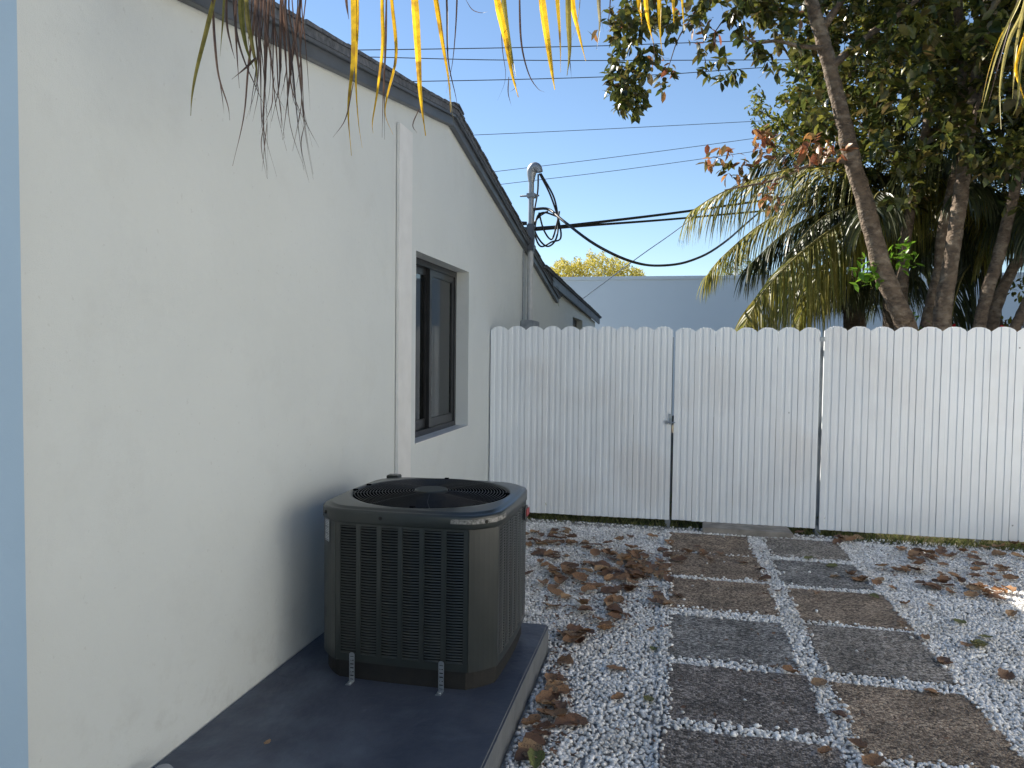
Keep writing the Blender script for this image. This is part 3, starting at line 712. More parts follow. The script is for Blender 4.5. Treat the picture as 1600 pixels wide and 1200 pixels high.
# ------------------------------------------------------------------ fence
ZF0, ZF1 = .058, 1.925
def picket_profile(w_, dep=.015):
    # x (0..w), y offset (towards the camera negative)
    q_ = .0032; hi = -dep; lo = -dep+.0085
    r_ = [(0, 0), (.002, hi-.002), (.25*w_-q_, hi-.002), (.25*w_+q_*.3, lo), (.385*w_, lo), (.385*w_+q_, hi), (.60*w_-q_, hi), (.60*w_, lo), (.725*w_, lo), (.725*w_+q_, hi), (.93*w_, hi), (.93*w_+q_, hi+.004), (w_-.001, hi+.004), (w_, 0)]
    return sorted(r_, key=lambda q: q[0])
def picket(x0, w_, ybase, z0, z1, parent, tilt=0):
    P = picket_profile(w_); n = len(P); b = MB(); rows = 1; vs = []
    wob = random.uniform(-.0015, .0015)
    def ztop_(x):
        t = (x/w_-.5)*2; return z1-.058*(1-math.sqrt(max(0, 1-(t*.97)**2)))
    for (zf) in (0, .33, .66, 1):
        for (x, y) in P:
            z = z0+zf*(ztop_(x)-z0)
            vs.append((x0+x+tilt*(z-z0), ybase+y+wob*math.sin(zf*7+x0*9), z))
    fs = [(i*n+k, i*n+k+1, (i+1)*n+k+1, (i+1)*n+k) for i in range(3) for k in range(n-1)]
    b.add(vs, fs)
    # back skin so the sheet has thickness
    vs2 = [(v[0], v[1]+.0012, v[2]) for v in vs]; m0 = len(vs)
    b.add(vs2, [tuple(reversed(f)) for f in fs])
    b.add(vs+vs2, [(3*n+k, 3*n+k+1, m0+3*n+k+1, m0+3*n+k) for k in range(n-1)])
    o = b.build('picket', M['fence'], parent, recalc=False); return o
def fx(px, py=680): return on_y(px, py, FY).x
def screws(parent, xs, w_, zs, ybase):
    b = MB()
    for x in xs:
        for z in zs:
            disc(b, (x+.03+random.uniform(-.004, .004), ybase-.0085, z+random.uniform(-.012, .012)), (0, -1, 0), .0066, .007, 8)
    o = b.build('screw', M['screw'], parent); o['kind'] = 'stuff'
def panel(name, label, cat, xa, xb, w0, yb, z0a, z0b, z1a, z1b, tilt=0, group=None):
    n = max(1, round((xb-xa)/w0)); w_ = (xb-xa)/n
    t = empty(name, (xa, yb, 0), label, cat, group)
    xs = []
    for k in range(n):
        f = (k+.5)/n; z0 = z0a+(z0b-z0a)*f; z1 = z1a+(z1b-z1a)*f
        picket(xa+k*w_, w_-.0005, yb+random.uniform(-.0012, .0012), z0+random.uniform(-.002, .002), z1+random.uniform(-.004, .004), t, tilt+random.uniform(-.0006, .0006)); xs.append(xa+k*w_)
    screws(t, xs, w_, (z0a+.13, (z0a+z1a)/2+.03, z1a-.19), yb)
    for z in (z0a+.14, (z0a+z1a)/2, z1a-.2):
        r_ = MB(); r_.box((xa, yb+.0035, z-.02), (xb, yb+.0335, z+.02)); r_.build('rail', M['post'], t)
    return t
XL0 = WX+.012; XG0 = fx(1052); XG1 = fx(1277.5); XR0 = fx(1283); XL1 = fx(1048.5)
left = panel('fence_section', 'white metal fence section between the house wall and the gate', 'fence', XL0, XL1, .172, FY, ZF0-.005, ZF0+.005, ZF1-.005, ZF1, group='white metal fence sections')
gate = panel('gate', 'white corrugated metal gate with a scalloped top', 'gate', XG0, XG1, .186, FY-.012, ZF0+.01, ZF0+.005, ZF1-.01, ZF1, tilt=0)
right = panel('fence_section', 'white metal fence section right of the gate in front of the trees', 'fence', XR0, XR0+.196*17, .196, FY-.004, ZF0-.005, ZF0-.01, ZF1+.008, ZF1-.0, group='white metal fence sections')
for (par, x) in ((left, XL1-.045), (right, XR0-.035), (right, fx(1533)), (left, XL0+.02)):
    b = MB(); b.box((x, FY+.036, -.03), (x+.05, FY+.086, ZF1-.10)); b.build('post', M['post'], par, bevel=.003)
# the two post feet seen under the sheets
for (par, x) in ((left, XL1-.04), (right, XR0-.03)):
    b = MB(); b.box((x, FY+.0005, -.02), (x+.05, FY+.034, ZF0+.03)); b.build('post_foot', M['post'], par, bevel=.003)
# unseen house added right of the yard to bounce warm sunlight onto the wall
nh = empty('added_cream_house', (5.6, 1, 0), 'unseen cream two storey house added right of the yard to bounce sunlight', 'house')
b = MB(); b.box((5.6, -7, -.03), (12, 8.6, 5.2)); b.build('wall', M['cream'], nh)
b = MB(); b.box((5.1, -7.4, 5.203), (12.4, 9.0, 5.4)); b.build('roof', M['shingle'], nh)
for yy in (-4, -.2, 3.8):
    for zz in (.95, 3.3):
        b = MB(); b.box((5.57, yy, zz), (5.598, yy+1.1, zz+1.2)); f_ = b.build('window', M['frame'], nh)
        b = MB(); b.box((5.56, yy+.06, zz+.06), (5.569, yy+1.04, zz+1.14)); b.build('pane', M['glassdark'], f_)
# out-of-view fence added on the right to reflect warm light at the house
side = empty('added_side_fence', (4.75, 2.0, 0), 'unseen white metal fence added right of the yard to reflect sunlight', 'fence', 'white metal fence sections')
for k in range(46):
    b = MB(); y0 = -2.0+k*.2; b.box((4.75, y0, ZF0), (4.762, y0+.196, ZF1-.03)); b.box((4.742, y0+.08, ZF0), (4.7495, y0+.11, ZF1-.05)); b.build('picket', M['fence'], side)
# latch and hardware
b = MB(); lp = on_y(1047, 655, FY-.03)
b.box((lp.x-.012, FY-.031, lp.z-.05), (lp.x+.016, FY-.0235, lp.z+.05)); b.tube([(lp.x-.03, FY-.04, lp.z-.03), (lp.x+.05, FY-.04, lp.z-.03)], .006, 8)
b.box((lp.x-.045, FY-.034, lp.z-.045), (lp.x-.02, FY-.011, lp.z-.015))
b.build('latch', M['galv'], gate)
b = MB(); lp = on_y(1067, 632, FY-.03)
for dz in (.028, -.028): disc(b, (lp.x, FY-.02, lp.z+dz), (0, -1, 0), .007, .005, 8)
b.tube([(lp.x-.002, FY-.023, lp.z+.025), (lp.x, FY-.024, lp.z), (lp.x-.002, FY-.023, lp.z-.025)], .002, 6)
b.build('handle', M['screw'], gate)
b = MB(); lp = on_y(1231, 645, FY-.03)
b.box((lp.x-.012, FY-.026, lp.z-.006), (lp.x+.014, FY-.0205, lp.z+.008)); b.box((lp.x-.022, FY-.024, lp.z-.02), (lp.x-.018, FY-.0205, lp.z+.006))
b.build('bracket', M['screw'], gate)
b = MB(); lp = on_y(1280, 530, FY)
b.box((XG1-.006, FY-.03, lp.z-.02), (XR0+.004, FY-.022, lp.z+.02)); b.build('hinge', M['galv'], gate)
# gate threshold slab
s0 = on_z(1098, 841, 0); s1 = on_z(1238, 848, 0)
b = MB(); b.prism([(s0.x, FY-.27), (s1.x+.02, FY-.29), (s1.x-.0, FY+.12), (s0.x+.02, FY+.14)], 'z', -.03, .068)
tag(b.build('threshold_slab', M['concrete'], bevel=.008), 'rough grey concrete slab lying under the bottom edge of the gate', 'concrete slab')

# ------------------------------------------------------------------ neighbouring building
NY = 21.0; na = on_y(865, 433, NY); zt = na.z
nb_ = empty('neighbour_building', (6, NY, 0), 'pale flat roofed building wall seen behind the fence', 'building')
b = MB(); b.box((-9, NY, -.03), (26, NY+8, zt-.10)); b.build('wall', M['neigh'], nb_)
b = MB(); b.box((-9.03, NY-.03, zt-.098), (26.03, NY+8.03, zt)); b.build('parapet_cap', M['neigh'], nb_, bevel=.01)
b = MB(); vp = on_y(1150, 433, NY+.5); vt = on_y(1150, 405, NY+.5); b.tube([(vp.x, NY+.5, zt-.01), (vp.x, NY+.5, vt.z)], .06, 10)
b.build('vent_pipe', M['white'], nb_)

# ------------------------------------------------------------------ service mast and wires
mx_ = WX+.075
mt_ = on_x(833, 262, mx_+.0); mbm = on_x(822, 500, mx_)
MY = (on_x(829, 380, mx_).y)
mast = empty('service_mast', (mx_, MY, mbm.z), 'grey electric service mast rising past the roof edge with a weather head', 'service mast')
zt_ = on_x(834, 285, mx_).z; zroof = on_x(829, 392, mx_).z
b = MB(); b.tube([(mx_, MY, zroof-.02), (mx_, MY, zt_)], .034, 14); b.build('mast_pipe', M['conduit'], mast)
b = MB(); b.tube([(mx_, MY, mbm.z), (mx_, MY, zroof-.021)], .037, 14); b.build('conduit', M['conduitpaint'], mast)
b = MB(); zz = on_x(829, 350, mx_).z
b.box((mx_-.044, MY-.05, zroof), (mx_+.044, MY+.05, zz)); b.build('roof_flashing', M['fascia'], mast, bevel=.01)
b = MB(); b.tube([(WX+.01, MY-.11, mbm.z), (WX+.01, MY-.11, zroof+.03)], .008, 6); b.build('ground_wire', M['boxgrey'], mast)
b = MB(); zc = on_x(822, 500, mx_).z; b.box((WX+.003, MY-.22, zc-.9), (WX+.16, MY+.22, zc)); b.build('meter_box', M['boxgrey'], mast, bevel=.01)
b = MB(); hz = zt_
hp = curve_pts([(mx_, MY, hz-.03), (mx_, MY, hz+.05), (mx_+.006, MY, hz+.10), (mx_+.032, MY-.01, hz+.138), (mx_+.068, MY-.02, hz+.138), (mx_+.10, MY-.028, hz+.11), (mx_+.108, MY-.028, hz+.078)], 5)
b.tube(hp, [.038+.026*math.sin(math.pi*min(1, i/(len(hp)-1)*1.15)) for i in range(len(hp))], 18)
b.build('weather_head', M['conduit'], mast)
b = MB(); cz = on_x(830, 306, mx_).z
b.tube([(mx_-.14, MY, cz), (mx_+.1, MY, cz)], .012, 8); b.box((mx_-.05, MY-.05, cz-.025), (mx_+.06, MY+.05, cz+.025)); b.build('clamp', M['post'], mast, bevel=.004)
b = MB()
for k in range(3):
    z = on_x(820, 340+k*9, mx_).z; b.tube([(mx_-.16, MY, z), (mx_-.05, MY, z)], [.03, .022], 8)
b.build('insulator', M['black'], mast)
def cable(name, pts, r_, m_, label, cat, group=None, parent=None, n=6, sub=6):
    # Catmull-Rom through the points
    P = [Vector(p) for p in pts]; P = [P[0]*2-P[1]]+P+[P[-1]*2-P[-2]]; out_ = []
    for i in range(1, len(P)-2):
        for s in range(sub):
            t = s/sub; a, c, d_, e = P[i-1], P[i], P[i+1], P[i+2]
            out_.append(.5*((2*c)+(d_-a)*t+(2*a-5*c+4*d_-e)*t*t+(3*c-a-3*d_+e)*t**3))
    out_.append(P[-2]); b = MB(); b.tube(out_, r_, n)
    o = b.build(name, m_, parent, recalc=False)
    if label: tag(o, label, cat, group)
    return o
D0 = (Vector((mx_, MY, 2))-EYE).dot(FWD)
for pts in ([(841, 272), (840, 300), (834, 335), (833, 358)], [(843, 271), (860, 305), (873, 345), (876, 372), (862, 378), (845, 385), (836, 366), (839, 340), (850, 332), (870, 338)],
            [(845, 271), (866, 310), (872, 350), (868, 375), (855, 385), (841, 372), (834, 352), (843, 338), (856, 330)], [(842, 332), (850, 360), (862, 374), (870, 350), (874, 330)]):
    cable('service_cable', [at(x, y, D0+.05*math.sin(i*1.3)) for i, (x, y) in enumerate(pts)], .0115, M['black'], None, None, parent=mast)
pts = [(833, 327, D0), (857, 327, D0), (880, 345, D0-.3), (930, 382, D0-.6), (985, 408, D0-.3), (1030, 415, D0+.5), (1080, 407, D0+1.4), (1130, 380, D0+2.5), (1200, 320, D0+5), (1400, 150, D0+10)]
cable('drop_cable', [at(*p) for p in pts], .017, M['black'], 'thick twisted black service cable sagging from the mast to the trees', 'cable')
pts = [(833, 357, D0), (910, 350, D0+.6), (1110, 325, D0+2.5), (1330, 290, D0+5), (1700, 220, D0+10)]
cable('service_line', [at(*p) for p in pts], .02, M['black'], 'upper of two thick black lines running from the mast to the right', 'cable')
pts = [(838, 359, D0), (910, 353, D0+.6), (1110, 337, D0+2.5), (1330, 312, D0+5), (1700, 250, D0+10)]
cable('service_line', [at(*p) for p in pts], .017, M['black'], 'lower of two thick black lines running from the mast to the right', 'cable')
cable('guy_wire', [at(880, 490, 17), at(910, 467, 17.3), at(1000, 400, 18), at(1090, 335, 19), at(1300, 170, 22)], .013, M['galv'], 'thin pale twisted wire crossing diagonally in front of the far wall', 'cable')
WL = [([(300, 79), (575, 78), (925, 72), (1100, 66), (1900, 40)], 'topmost power line crossing the blue sky'),
      ([(300, 83), (575, 89), (800, 94), (1100, 94), (1900, 90)], 'second power line from the top of the sky'),
      ([(300, 128), (660, 127), (1000, 118), (1215, 104), (1900, 60)], 'third power line from the top of the sky'),
      ([(400, 222), (740, 211), (1170, 190), (1900, 150)], 'fourth power line from the top above the mast'),
      ([(500, 298), (775, 268), (1180, 216), (1900, 110)], 'power line passing just behind the weather head'),
      ([(500, 320), (783, 288), (1120, 245), (1900, 130)], 'lowest thin power line above the thick service lines')]
for i, (p, l) in enumerate(WL):
    cable('power_line', [at(x, y, 24+.5*i+(x-700)*.003) for x, y in p], .014 if i < 3 else .010, M['black'], l, 'power line', group='power lines across the sky')

# ------------------------------------------------------------------ vegetation tools
def leaf_geo(b, base, dirn, nrm, L, W, fold=.25, curl=.15):
    d_ = dirn.normalized(); s = d_.cross(nrm)
    if s.length < .01: s = d_.cross(Vector((.3, .9, .1)))
    s.normalize(); n_ = s.cross(d_)
    vs = [base]; prof = ((.3, .85), (.65, .95))
    pts = [base]
    for t, w_ in prof:
        c = base+d_*(L*t)-n_*(curl*L*t*t)
        pts += [c-s*(W*.5*w_)+n_*(fold*W*.5*w_), c, c+s*(W*.5*w_)+n_*(fold*W*.5*w_)]
    pts.append(base+d_*L-n_*(curl*L))
    b.add(pts, [(0, 2, 1), (0, 3, 2), (1, 2, 5, 4), (2, 3, 6, 5), (4, 5, 7), (5, 6, 7)], True)
def rv():
    while True:
        v = Vector((random.uniform(-1, 1), random.uniform(-1, 1), random.uniform(-1, 1)))
        if .05 < v.length < 1: return v.normalized()
def knobbly(pts, r0, r1):
    P = curve_pts(pts, 7); n = len(P)
    for i in range(1, n-1): P[i] = P[i]+rv()*r0*.045
    rr = [(r0+(r1-r0)*i/(n-1))*(1+.10*noise.noise(P[i]*3)+.015*random.uniform(-1, 1)) for i in range(n)]
    return P, rr
def rosette(b, c, n, L, W, down=.25, spread=1.0, lst=None):
    ax = (Vector((0, 0, 1))*.5+rv()*.8).normalized()
    for k in range(n):
        d_ = (rv()+ax*.45-Vector((0, 0, down))).normalized(); l = L*random.uniform(.7, 1.25)
        p = c+rv()*L*.45*spread
        nr = (Vector((0, 0, 1))+rv()*.7).normalized()
        if lst is not None and random.random() < .5: lst.append((p, d_, nr, l))
        else: leaf_geo(b, p, d_, nr, l, W*l/L, random.uniform(.05, .4), random.uniform(0, .35))

def inpoly(x, y, P):
    c = False
    for i in range(len(P)):
        (x1_, y1_), (x2_, y2_) = P[i], P[i-1]
        if (y1_ > y) != (y2_ > y) and x < (x2_-x1_)*(y-y1_)/(y2_-y1_)+x1_: c = not c
    return c

# single-leaf meshes shared by the individually built leaves
def leafmesh(name, L, W, m_, curl=.2, fold=.25):
    b = MB(); leaf_geo(b, Vector((0, 0, 0)), Vector((0, 1, 0)), Vector((0, 0, 1)), L, W, fold, curl)
    me = bpy.data.meshes.new(name); me.from_pydata(b.v, [], b.f); me.polygons.foreach_set('use_smooth', b.sm); me.materials.append(m_); return me
LM = {k: [leafmesh('leaf', 1, w_, M[m_], c) for w_, c in ((.42, .15), (.5, .3), (.38, .05))] for k, m_ in (('g', 'leaf'), ('r', 'leafred'), ('b', 'leafbright'))}
def put_leaf(kind, parent, p, d_, nr, L):
    o = bpy.data.objects.new('leaf', random.choice(LM[kind])); COL.objects.link(o)
    y = d_.normalized(); x = y.cross(nr)
    if x.length < .01: x = y.cross(Vector((.3, .8, .2)))
    x.normalize(); z = x.cross(y)
    m_ = Matrix((x, y, z)).transposed().to_4x4(); m_ = Matrix.Translation(p) @ m_ @ Matrix.Scale(L, 4)
    o.parent = parent; o.matrix_parent_inverse = parent.matrix_world.inverted(); o.matrix_world = m_
    return o

# ---- big leaning tree right behind the fence
def trunk_px(pts, d0, d1=None, ground=True):
    d1 = d1 or d0; n = len(pts); P = [at(x, y, d0+(d1-d0)*i/(n-1)) for i, (x, y) in enumerate(pts)]
    if ground:
        g0 = P[0].copy(); dirx = (P[0]-P[1]); sx = dirx.x/max(.05, abs(dirx.z)); h_ = g0.z
        P = [Vector((g0.x+sx*h_*.75, g0.y, -.05)), Vector((g0.x+sx*h_*.42, g0.y, g0.z*.5))]+P
    return P
T = empty('broadleaf_tree', trunk_px([(1415, 515), (1380, 450)], 8.6)[0], 'leaning tree with orange new leaves rising directly behind the fence', 'tree')
P1 = [(1418, 518), (1408, 490), (1384, 435), (1365, 370), (1350, 310), (1333, 255), (1318, 190), (1298, 110), (1282, 50), (1262, -20), (1245, -110), (1240, -220)]
PT = trunk_px([(1418, 518), (1408, 490), (1384, 435), (1365, 370), (1350, 310), (1333, 255), (1318, 190), (1298, 110), (1282, 50), (1262, -20), (1245, -110), (1240, -220)], 8.6, 8.2)
P, rr = knobbly(PT, .125, .06)
b = MB(); b.tube(P, rr, 16)
tr = b.build('trunk', M['bark'], T, recalc=False)
def limb(pts, d0, d1, r0, r1, parent, name='branch', m_='bark'):
    P = [at(x, y, d0+(d1-d0)*i/(len(pts)-1)) for i, (x, y) in enumerate(pts)]
    P, rr = knobbly(P, r0, r1); b = MB(); b.tube(P, rr, 7); return b.build(name, M[m_], parent, recalc=False), P
TW = [([(1290, 75), (1250, 72), (1215, 64), (1180, 66), (1150, 50)], 8.3, 7.9, .03, .008), ([(1338, 258), (1300, 250), (1255, 262), (1215, 280), (1170, 290), (1132, 297)], 8.45, 8.1, .028, .006),
      ([(1298, 105), (1350, 60), (1420, 10), (1500, -60)], 8.3, 8.6, .05, .02), ([(1262, -20), (1200, -60), (1110, -70), (1020, -60), (985, -20), (975, 40), (978, 90)], 8.2, 7.6, .04, .005),
      ([(1282, 50), (1330, -20), (1400, -100)], 8.3, 8.0, .05, .02), ([(1110, -70), (1100, -20), (1085, 20), (1060, 60), (1043, 110)], 7.9, 7.7, .015, .004),
      ([(1200, -60), (1180, -10), (1140, 20), (1110, 60)], 8.1, 7.9, .015, .005)]
ends = []
for a in TW:
    _, P = limb(*a, T); ends.append(P)
crown = MB(); ind = []; indr = []; redm = MB()
def cluster_px(x, y, d_, n, L=.12, lst=None, mb_=crown, down=.45, sp=1.0):
    rosette(mb_, at(x, y, d_), n, L, L*.52, down, sp, lst)
# hanging left clump
for k in range(84):
    t = random.random(); y = 15+160*t; hw = 46*(1-t)**.5+7; x = 990-8*t+random.uniform(-hw, hw)
    if y < 70: x += 15
    cluster_px(x, y, random.uniform(7.3, 7.9), 7, .115, ind if k % 3 == 0 else None, down=.8, sp=.8)
for k in range(60): cluster_px(random.uniform(940, 1110), random.uniform(-120, 35), random.uniform(7.3, 8.2), 8, .12, ind if k % 2 == 0 else None)
for (x, y, n) in ((1043, 115, 9), (1040, 135, 6), (1085, 30, 14), (1110, 60, 12), (1130, 95, 12), (1105, 110, 10), (1150, 115, 9), (1165, 60, 10), (1128, 120, 8), (1195, 90, 16), (1180, 75, 12), (1210, 110, 10),
                  (1145, 20, 20), (1190, 25, 20), (1230, 40, 22), (1165, 5, 18), (1100, 5, 14), (1215, 70, 10), (1098, 85, 6), (1160, 40, 10)):
    cluster_px(x, y, random.uniform(7.7, 8.2), int(n*1.7), .12, ind, down=.5)
# dense canopy
POLY = [(1060, -160), (1110, -10), (1190, 25), (1250, 90), (1235, 150), (1240, 230), (1330, 270), (1420, 330), (1500, 260), (1600, 290), (1900, 380), (1900, -350), (1060, -350)]
cnt = 0
while cnt < 2700:
    x, y = random.uniform(1060, 1900), random.uniform(-350, 380)
    if not inpoly(x, y, POLY): continue
    if random.random() < max(0, (y-200)/300) or noise.noise(Vector((x*.012, y*.012, 3))) < -.42: continue
    dd = random.uniform(7.7, 11.2)
    if dd < 9.0 and (any(abs(x-(ax+(bx-ax)*(y-ay)/(by-ay))) < 34 for (ax, ay), (bx, by) in zip(P1[1:], P1[:-1]) if ay <= y <= by) or (1170 < x < 1330 and 190 < y < 270)): dd = random.uniform(9.3, 11.2)
    cluster_px(x, y, dd, 17, .125, None, down=.35, sp=1.3); cnt += 1
for k in range(26):
    x, y = random.uniform(1400, 1600), random.uniform(20, 190); cluster_px(x, y, random.uniform(7.2, 7.9), 6, .17, ind if len(ind) < 210 else None, down=.5, sp=1.1)
for (x, y) in ((1560, 235), (1590, 225), (1575, 255), (1595, 265), (1600, 240), (1540, 265)): cluster_px(x, y, 7.8, 8, .14, ind, down=.3)
# orange/red young leaves
for (x, y, n) in ((925, 50, 3), (968, 22, 5), (948, 40, 4), (1015, 85, 5), (1060, 25, 3), (1090, 40, 4), (1112, 45, 6), (1085, 65, 4), (1097, 50, 3), (1043, 100, 6), (1035, 135, 3), (1157, 62, 4), (1180, 60, 4), (1255, 22, 3),
                  (1120, 238, 6), (1113, 250, 4), (1135, 230, 4), (1190, 225, 9), (1205, 210, 7), (1200, 240, 7), (1185, 205, 5), (1160, 250, 4), (1258, 232, 9), (1275, 240, 9), (1290, 225, 8), (1310, 235, 9), (1265, 215, 6), (1195, 300, 6), (1210, 312, 5), (1200, 318, 4), (1240, 250, 5), (1145, 270, 4)):
    for _ in range(int(n*(1.9 if y > 190 else 1.2))):
        c = at(x+random.uniform(-11, 11), y+random.uniform(-11, 11), 7.95+random.uniform(-.15, .15)); indr.append((c, (rv()-Vector((0, 0, .5))).normalized(), (Vector((0, -.4, 1))+rv()*.8).normalized(), random.uniform(.08, .15)))
for (x, y, n) in ((1135, 262, 8), (1165, 270, 9), (1180, 255, 8), (1215, 250, 8), (1230, 270, 5), (1150, 250, 5), (1300, 260, 6), (1210, 225, 4)):
    cluster_px(x, y, 8.05, n, .12, ind, down=.6)
random.shuffle(ind); extra = ind[150:]; ind = ind[:150]
for p, d_, nr, l in extra: leaf_geo(crown, p, d_, nr, l, l*.45, .2, .2)
for p, d_, nr, l in ind: put_leaf('g', T, p, d_, nr, l)
random.shuffle(indr)
for p, d_, nr, l in indr[:150]: put_leaf('r', T, p, d_, nr, l)
for p, d_, nr, l in indr[150:]: leaf_geo(redm, p, d_, nr, l, l*.42, .2, .2)
o = crown.build('crown', M['leaf'], T, recalc=False); o['kind'] = 'stuff'
if redm.v: o = redm.build('new_growth', M['leafred'], T, recalc=False); o['kind'] = 'stuff'

# ---- multi-stem trees to the right
def stem_tree(label, pts, d0, d1, r0, r1, branches=(), crown_pts=(), Lf=.12, mt='leaf', sprouts=()):
    P0 = trunk_px(pts, d0, d1); t = empty('broadleaf_tree', P0[0], label, 'tree', 'slender trees behind the fence')
    P, rr = knobbly(P0, r0, r1); b = MB(); b.tube(P, rr, 11); b.build('trunk', M['bark'], t, recalc=False)
    for br in branches: limb(*br, t)
    c = MB()
    for (x, y, sx_, sy_, n, dd) in crown_pts:
        for _ in range(n): rosette(c, at(x+random.gauss(0, sx_), y+random.gauss(0, sy_), dd+random.uniform(-.5, .8)), 15, Lf, Lf*.42, .35, 1.3)
    o = c.build('crown', M[mt], t, recalc=False); o['kind'] = 'stuff'
    return t
t2 = stem_tree('slim trunk partly hidden behind the leaning trunk, with bright green sprouts', [(1408, 520), (1408, 460), (1412, 400), (1420, 340), (1428, 300), (1440, 235), (1452, 170), (1460, 60), (1480, -80)], 9.4, 9.6, .085, .045,
          branches=(([(1430, 290), (1405, 250), (1380, 225), (1340, 190)], 9.4, 9.8, .035, .012), ([(1440, 235), (1470, 200), (1510, 170)], 9.5, 9.8, .03, .01)), crown_pts=((1440, -60, 70, 60, 30, 9.6),))
for (x, y, n) in ((1350, 425, 16), (1368, 432, 16), (1360, 415, 14), (1410, 392, 16), (1400, 412, 18), (1418, 410, 14), (1385, 430, 8), (1408, 380, 9), (1345, 438, 8), (1425, 505, 10), (1432, 512, 8)):
    for _ in range(n):
        put_leaf('b', t2, at(x+random.uniform(-13, 13), y+random.uniform(-12, 12), 8.5 if y < 500 else 8.9), (rv()+Vector((0, 0, .3))).normalized(), (Vector((0, 0, 1))+rv()*.6).normalized(), random.uniform(.08, .14))
_ = limb([(1392, 455), (1375, 440), (1352, 430)], 8.55, 8.5, .008, .004, t2); _ = limb([(1400, 440), (1408, 410), (1410, 385)], 8.55, 8.5, .008, .004, t2)
stem_tree('brown trunk crossing close behind the thick pale trunk', [(1445, 520), (1457, 470), (1468, 415), (1472, 370), (1484, 310), (1498, 240), (1505, 180), (1500, 60), (1490, -80)], 9.3, 9.0, .085, .05, crown_pts=((1500, -40, 70, 70, 30, 9.2),))
stem_tree('thickest pale ringed trunk in the middle of the right hand group', [(1472, 520), (1474, 480), (1484, 420), (1494, 355), (1503, 290), (1510, 235), (1516, 180), (1530, 100), (1545, 0), (1570, -120)], 8.7, 8.6, .105, .06,
          branches=(([(1512, 220), (1540, 130), (1590, 60)], 8.6, 8.4, .03, .012),), crown_pts=((1560, -80, 70, 80, 30, 8.7),))
stem_tree('slender trunk leaning right near the edge of the photo', [(1527, 522), (1540, 465), (1560, 400), (1575, 340), (1588, 285), (1605, 210), (1640, 60), (1680, -100)], 8.8, 8.9, .082, .05, crown_pts=((1650, 0, 80, 90, 36, 8.9),))
stem_tree('curved trunk behind the slender one, bending to the right', [(1548, 522), (1558, 475), (1580, 425), (1600, 395), (1640, 340), (1690, 250), (1720, 100)], 9.2, 9.2, .08, .05, crown_pts=((1700, 60, 80, 90, 30, 9.2),))
stem_tree('short leaning trunk cut by the right edge of the photo', [(1580, 524), (1598, 485), (1625, 430), (1670, 340), (1700, 200)], 8.6, 8.8, .07, .04, crown_pts=((1740, 160, 70, 90, 26, 8.8),))

# ---- smaller leaved tree further back, light green edges
st_ = empty('small_leaved_tree', at(1330, 560, 12), 'small leaved tree with yellow green shoots behind the leaning trunk', 'tree')
st_.location.z = 0; bpy.context.view_layer.update()
limb([(1345, 560), (1340, 460), (1330, 380), (1320, 300), (1310, 200), (1300, 80), (1310, -60)], 12, 12, .10, .05, st_, 'trunk')
for a in ([(1325, 330), (1280, 260), (1230, 200), (1180, 170)], [(1318, 260), (1380, 200), (1440, 150)], [(1308, 160), (1250, 110), (1215, 60)]): limb(a, 12, 11.6, .04, .012, st_)
c = MB()
SP = [(1165, 150), (1185, 140), (1210, 190), (1235, 100), (1280, 40), (1400, 0), (1600, 0), (1640, 360), (1480, 320), (1430, 395), (1385, 400), (1350, 340), (1250, 320), (1215, 260), (1180, 200)]
k = 0
while k < 1500:
    x, y = random.uniform(1160, 1650), random.uniform(0, 400)
    if not inpoly(x, y, SP) or noise.noise(Vector((x*.014, y*.014, 9))) < -.4: continue
    rosette(c, at(x, y, random.uniform(10.9, 13)), 15, .085, .04, .1, 1.9); k += 1
o = c.build('crown', M['leafsmall'], st_, recalc=False); o['kind'] = 'stuff'

# ---- palms
def leaflet(b, p, d_, side, L, W, droop):
    """narrow ribbon that droops with gravity"""
    n = 5; pts = [p]; v = d_.normalized(); cur = p
    for i in range(n):
        v = (v+Vector((0, 0, -droop))).normalized(); cur = cur+v*(L/n); pts.append(cur)
    vs = []
    for i, q in enumerate(pts):
        w_ = W*(.6, 1, .9, .7, .45, .05)[i]*.5
        t = (pts[min(i+1, n)]-pts[max(i-1, 0)]).normalized(); s = t.cross(side)
        if s.length < .05: s = t.cross(Vector((1, .2, 0)))
        s.normalize(); vs += [q-s*w_, q+s*w_]
    b.add(vs, [(2*i, 2*i+1, 2*i+3, 2*i+2) for i in range(n)], True)
def frond(parent, pts, n=46, L=.55, W=.028, m_='palm', droop=.55, r0=.022):
    P = curve_pts(pts, 8); b = MB(); N2 = len(P); b.tube(P, [r0*(1-.85*i/(N2-1)) for i in range(N2)], 6)
    fr = b.build('frond', M['rachis'], parent, recalc=False); b = MB()
    cum = [0]
    for i in range(1, N2): cum.append(cum[-1]+(P[i]-P[i-1]).length)
    for k in range(n):
        f = .13+.87*k/(n-1); s = f*cum[-1]; i = max(j for j in range(N2-1) if cum[j] <= s) if s < cum[-1] else N2-2
        t = (s-cum[i])/(cum[i+1]-cum[i]); p = P[i].lerp(P[i+1], min(1, t)); tg = (P[i+1]-P[i]).normalized()
        sd_ = tg.cross(Vector((0, 0, 1)))
        if sd_.length < .05: sd_ = Vector((1, 0, 0))
        sd_.normalize(); l = L*(.55+.6*math.sin(math.pi*min(1, f*.9+.08)))*random.uniform(.85, 1.1)
        for sg in (-1, 1):
            d_ = (tg*.75+sd_*sg*.8+Vector((0, 0, .15))+rv()*.12).normalized()
            leaflet(b, p, d_, tg*.5+sd_*.5*random.uniform(-1, 1)+Vector((0, 0, .3)), l*random.uniform(.9, 1.1), W, droop*random.uniform(.7, 1.3))
    o = b.build('leaflet', M[m_], fr, recalc=False); o['kind'] = 'stuff'
    return fr
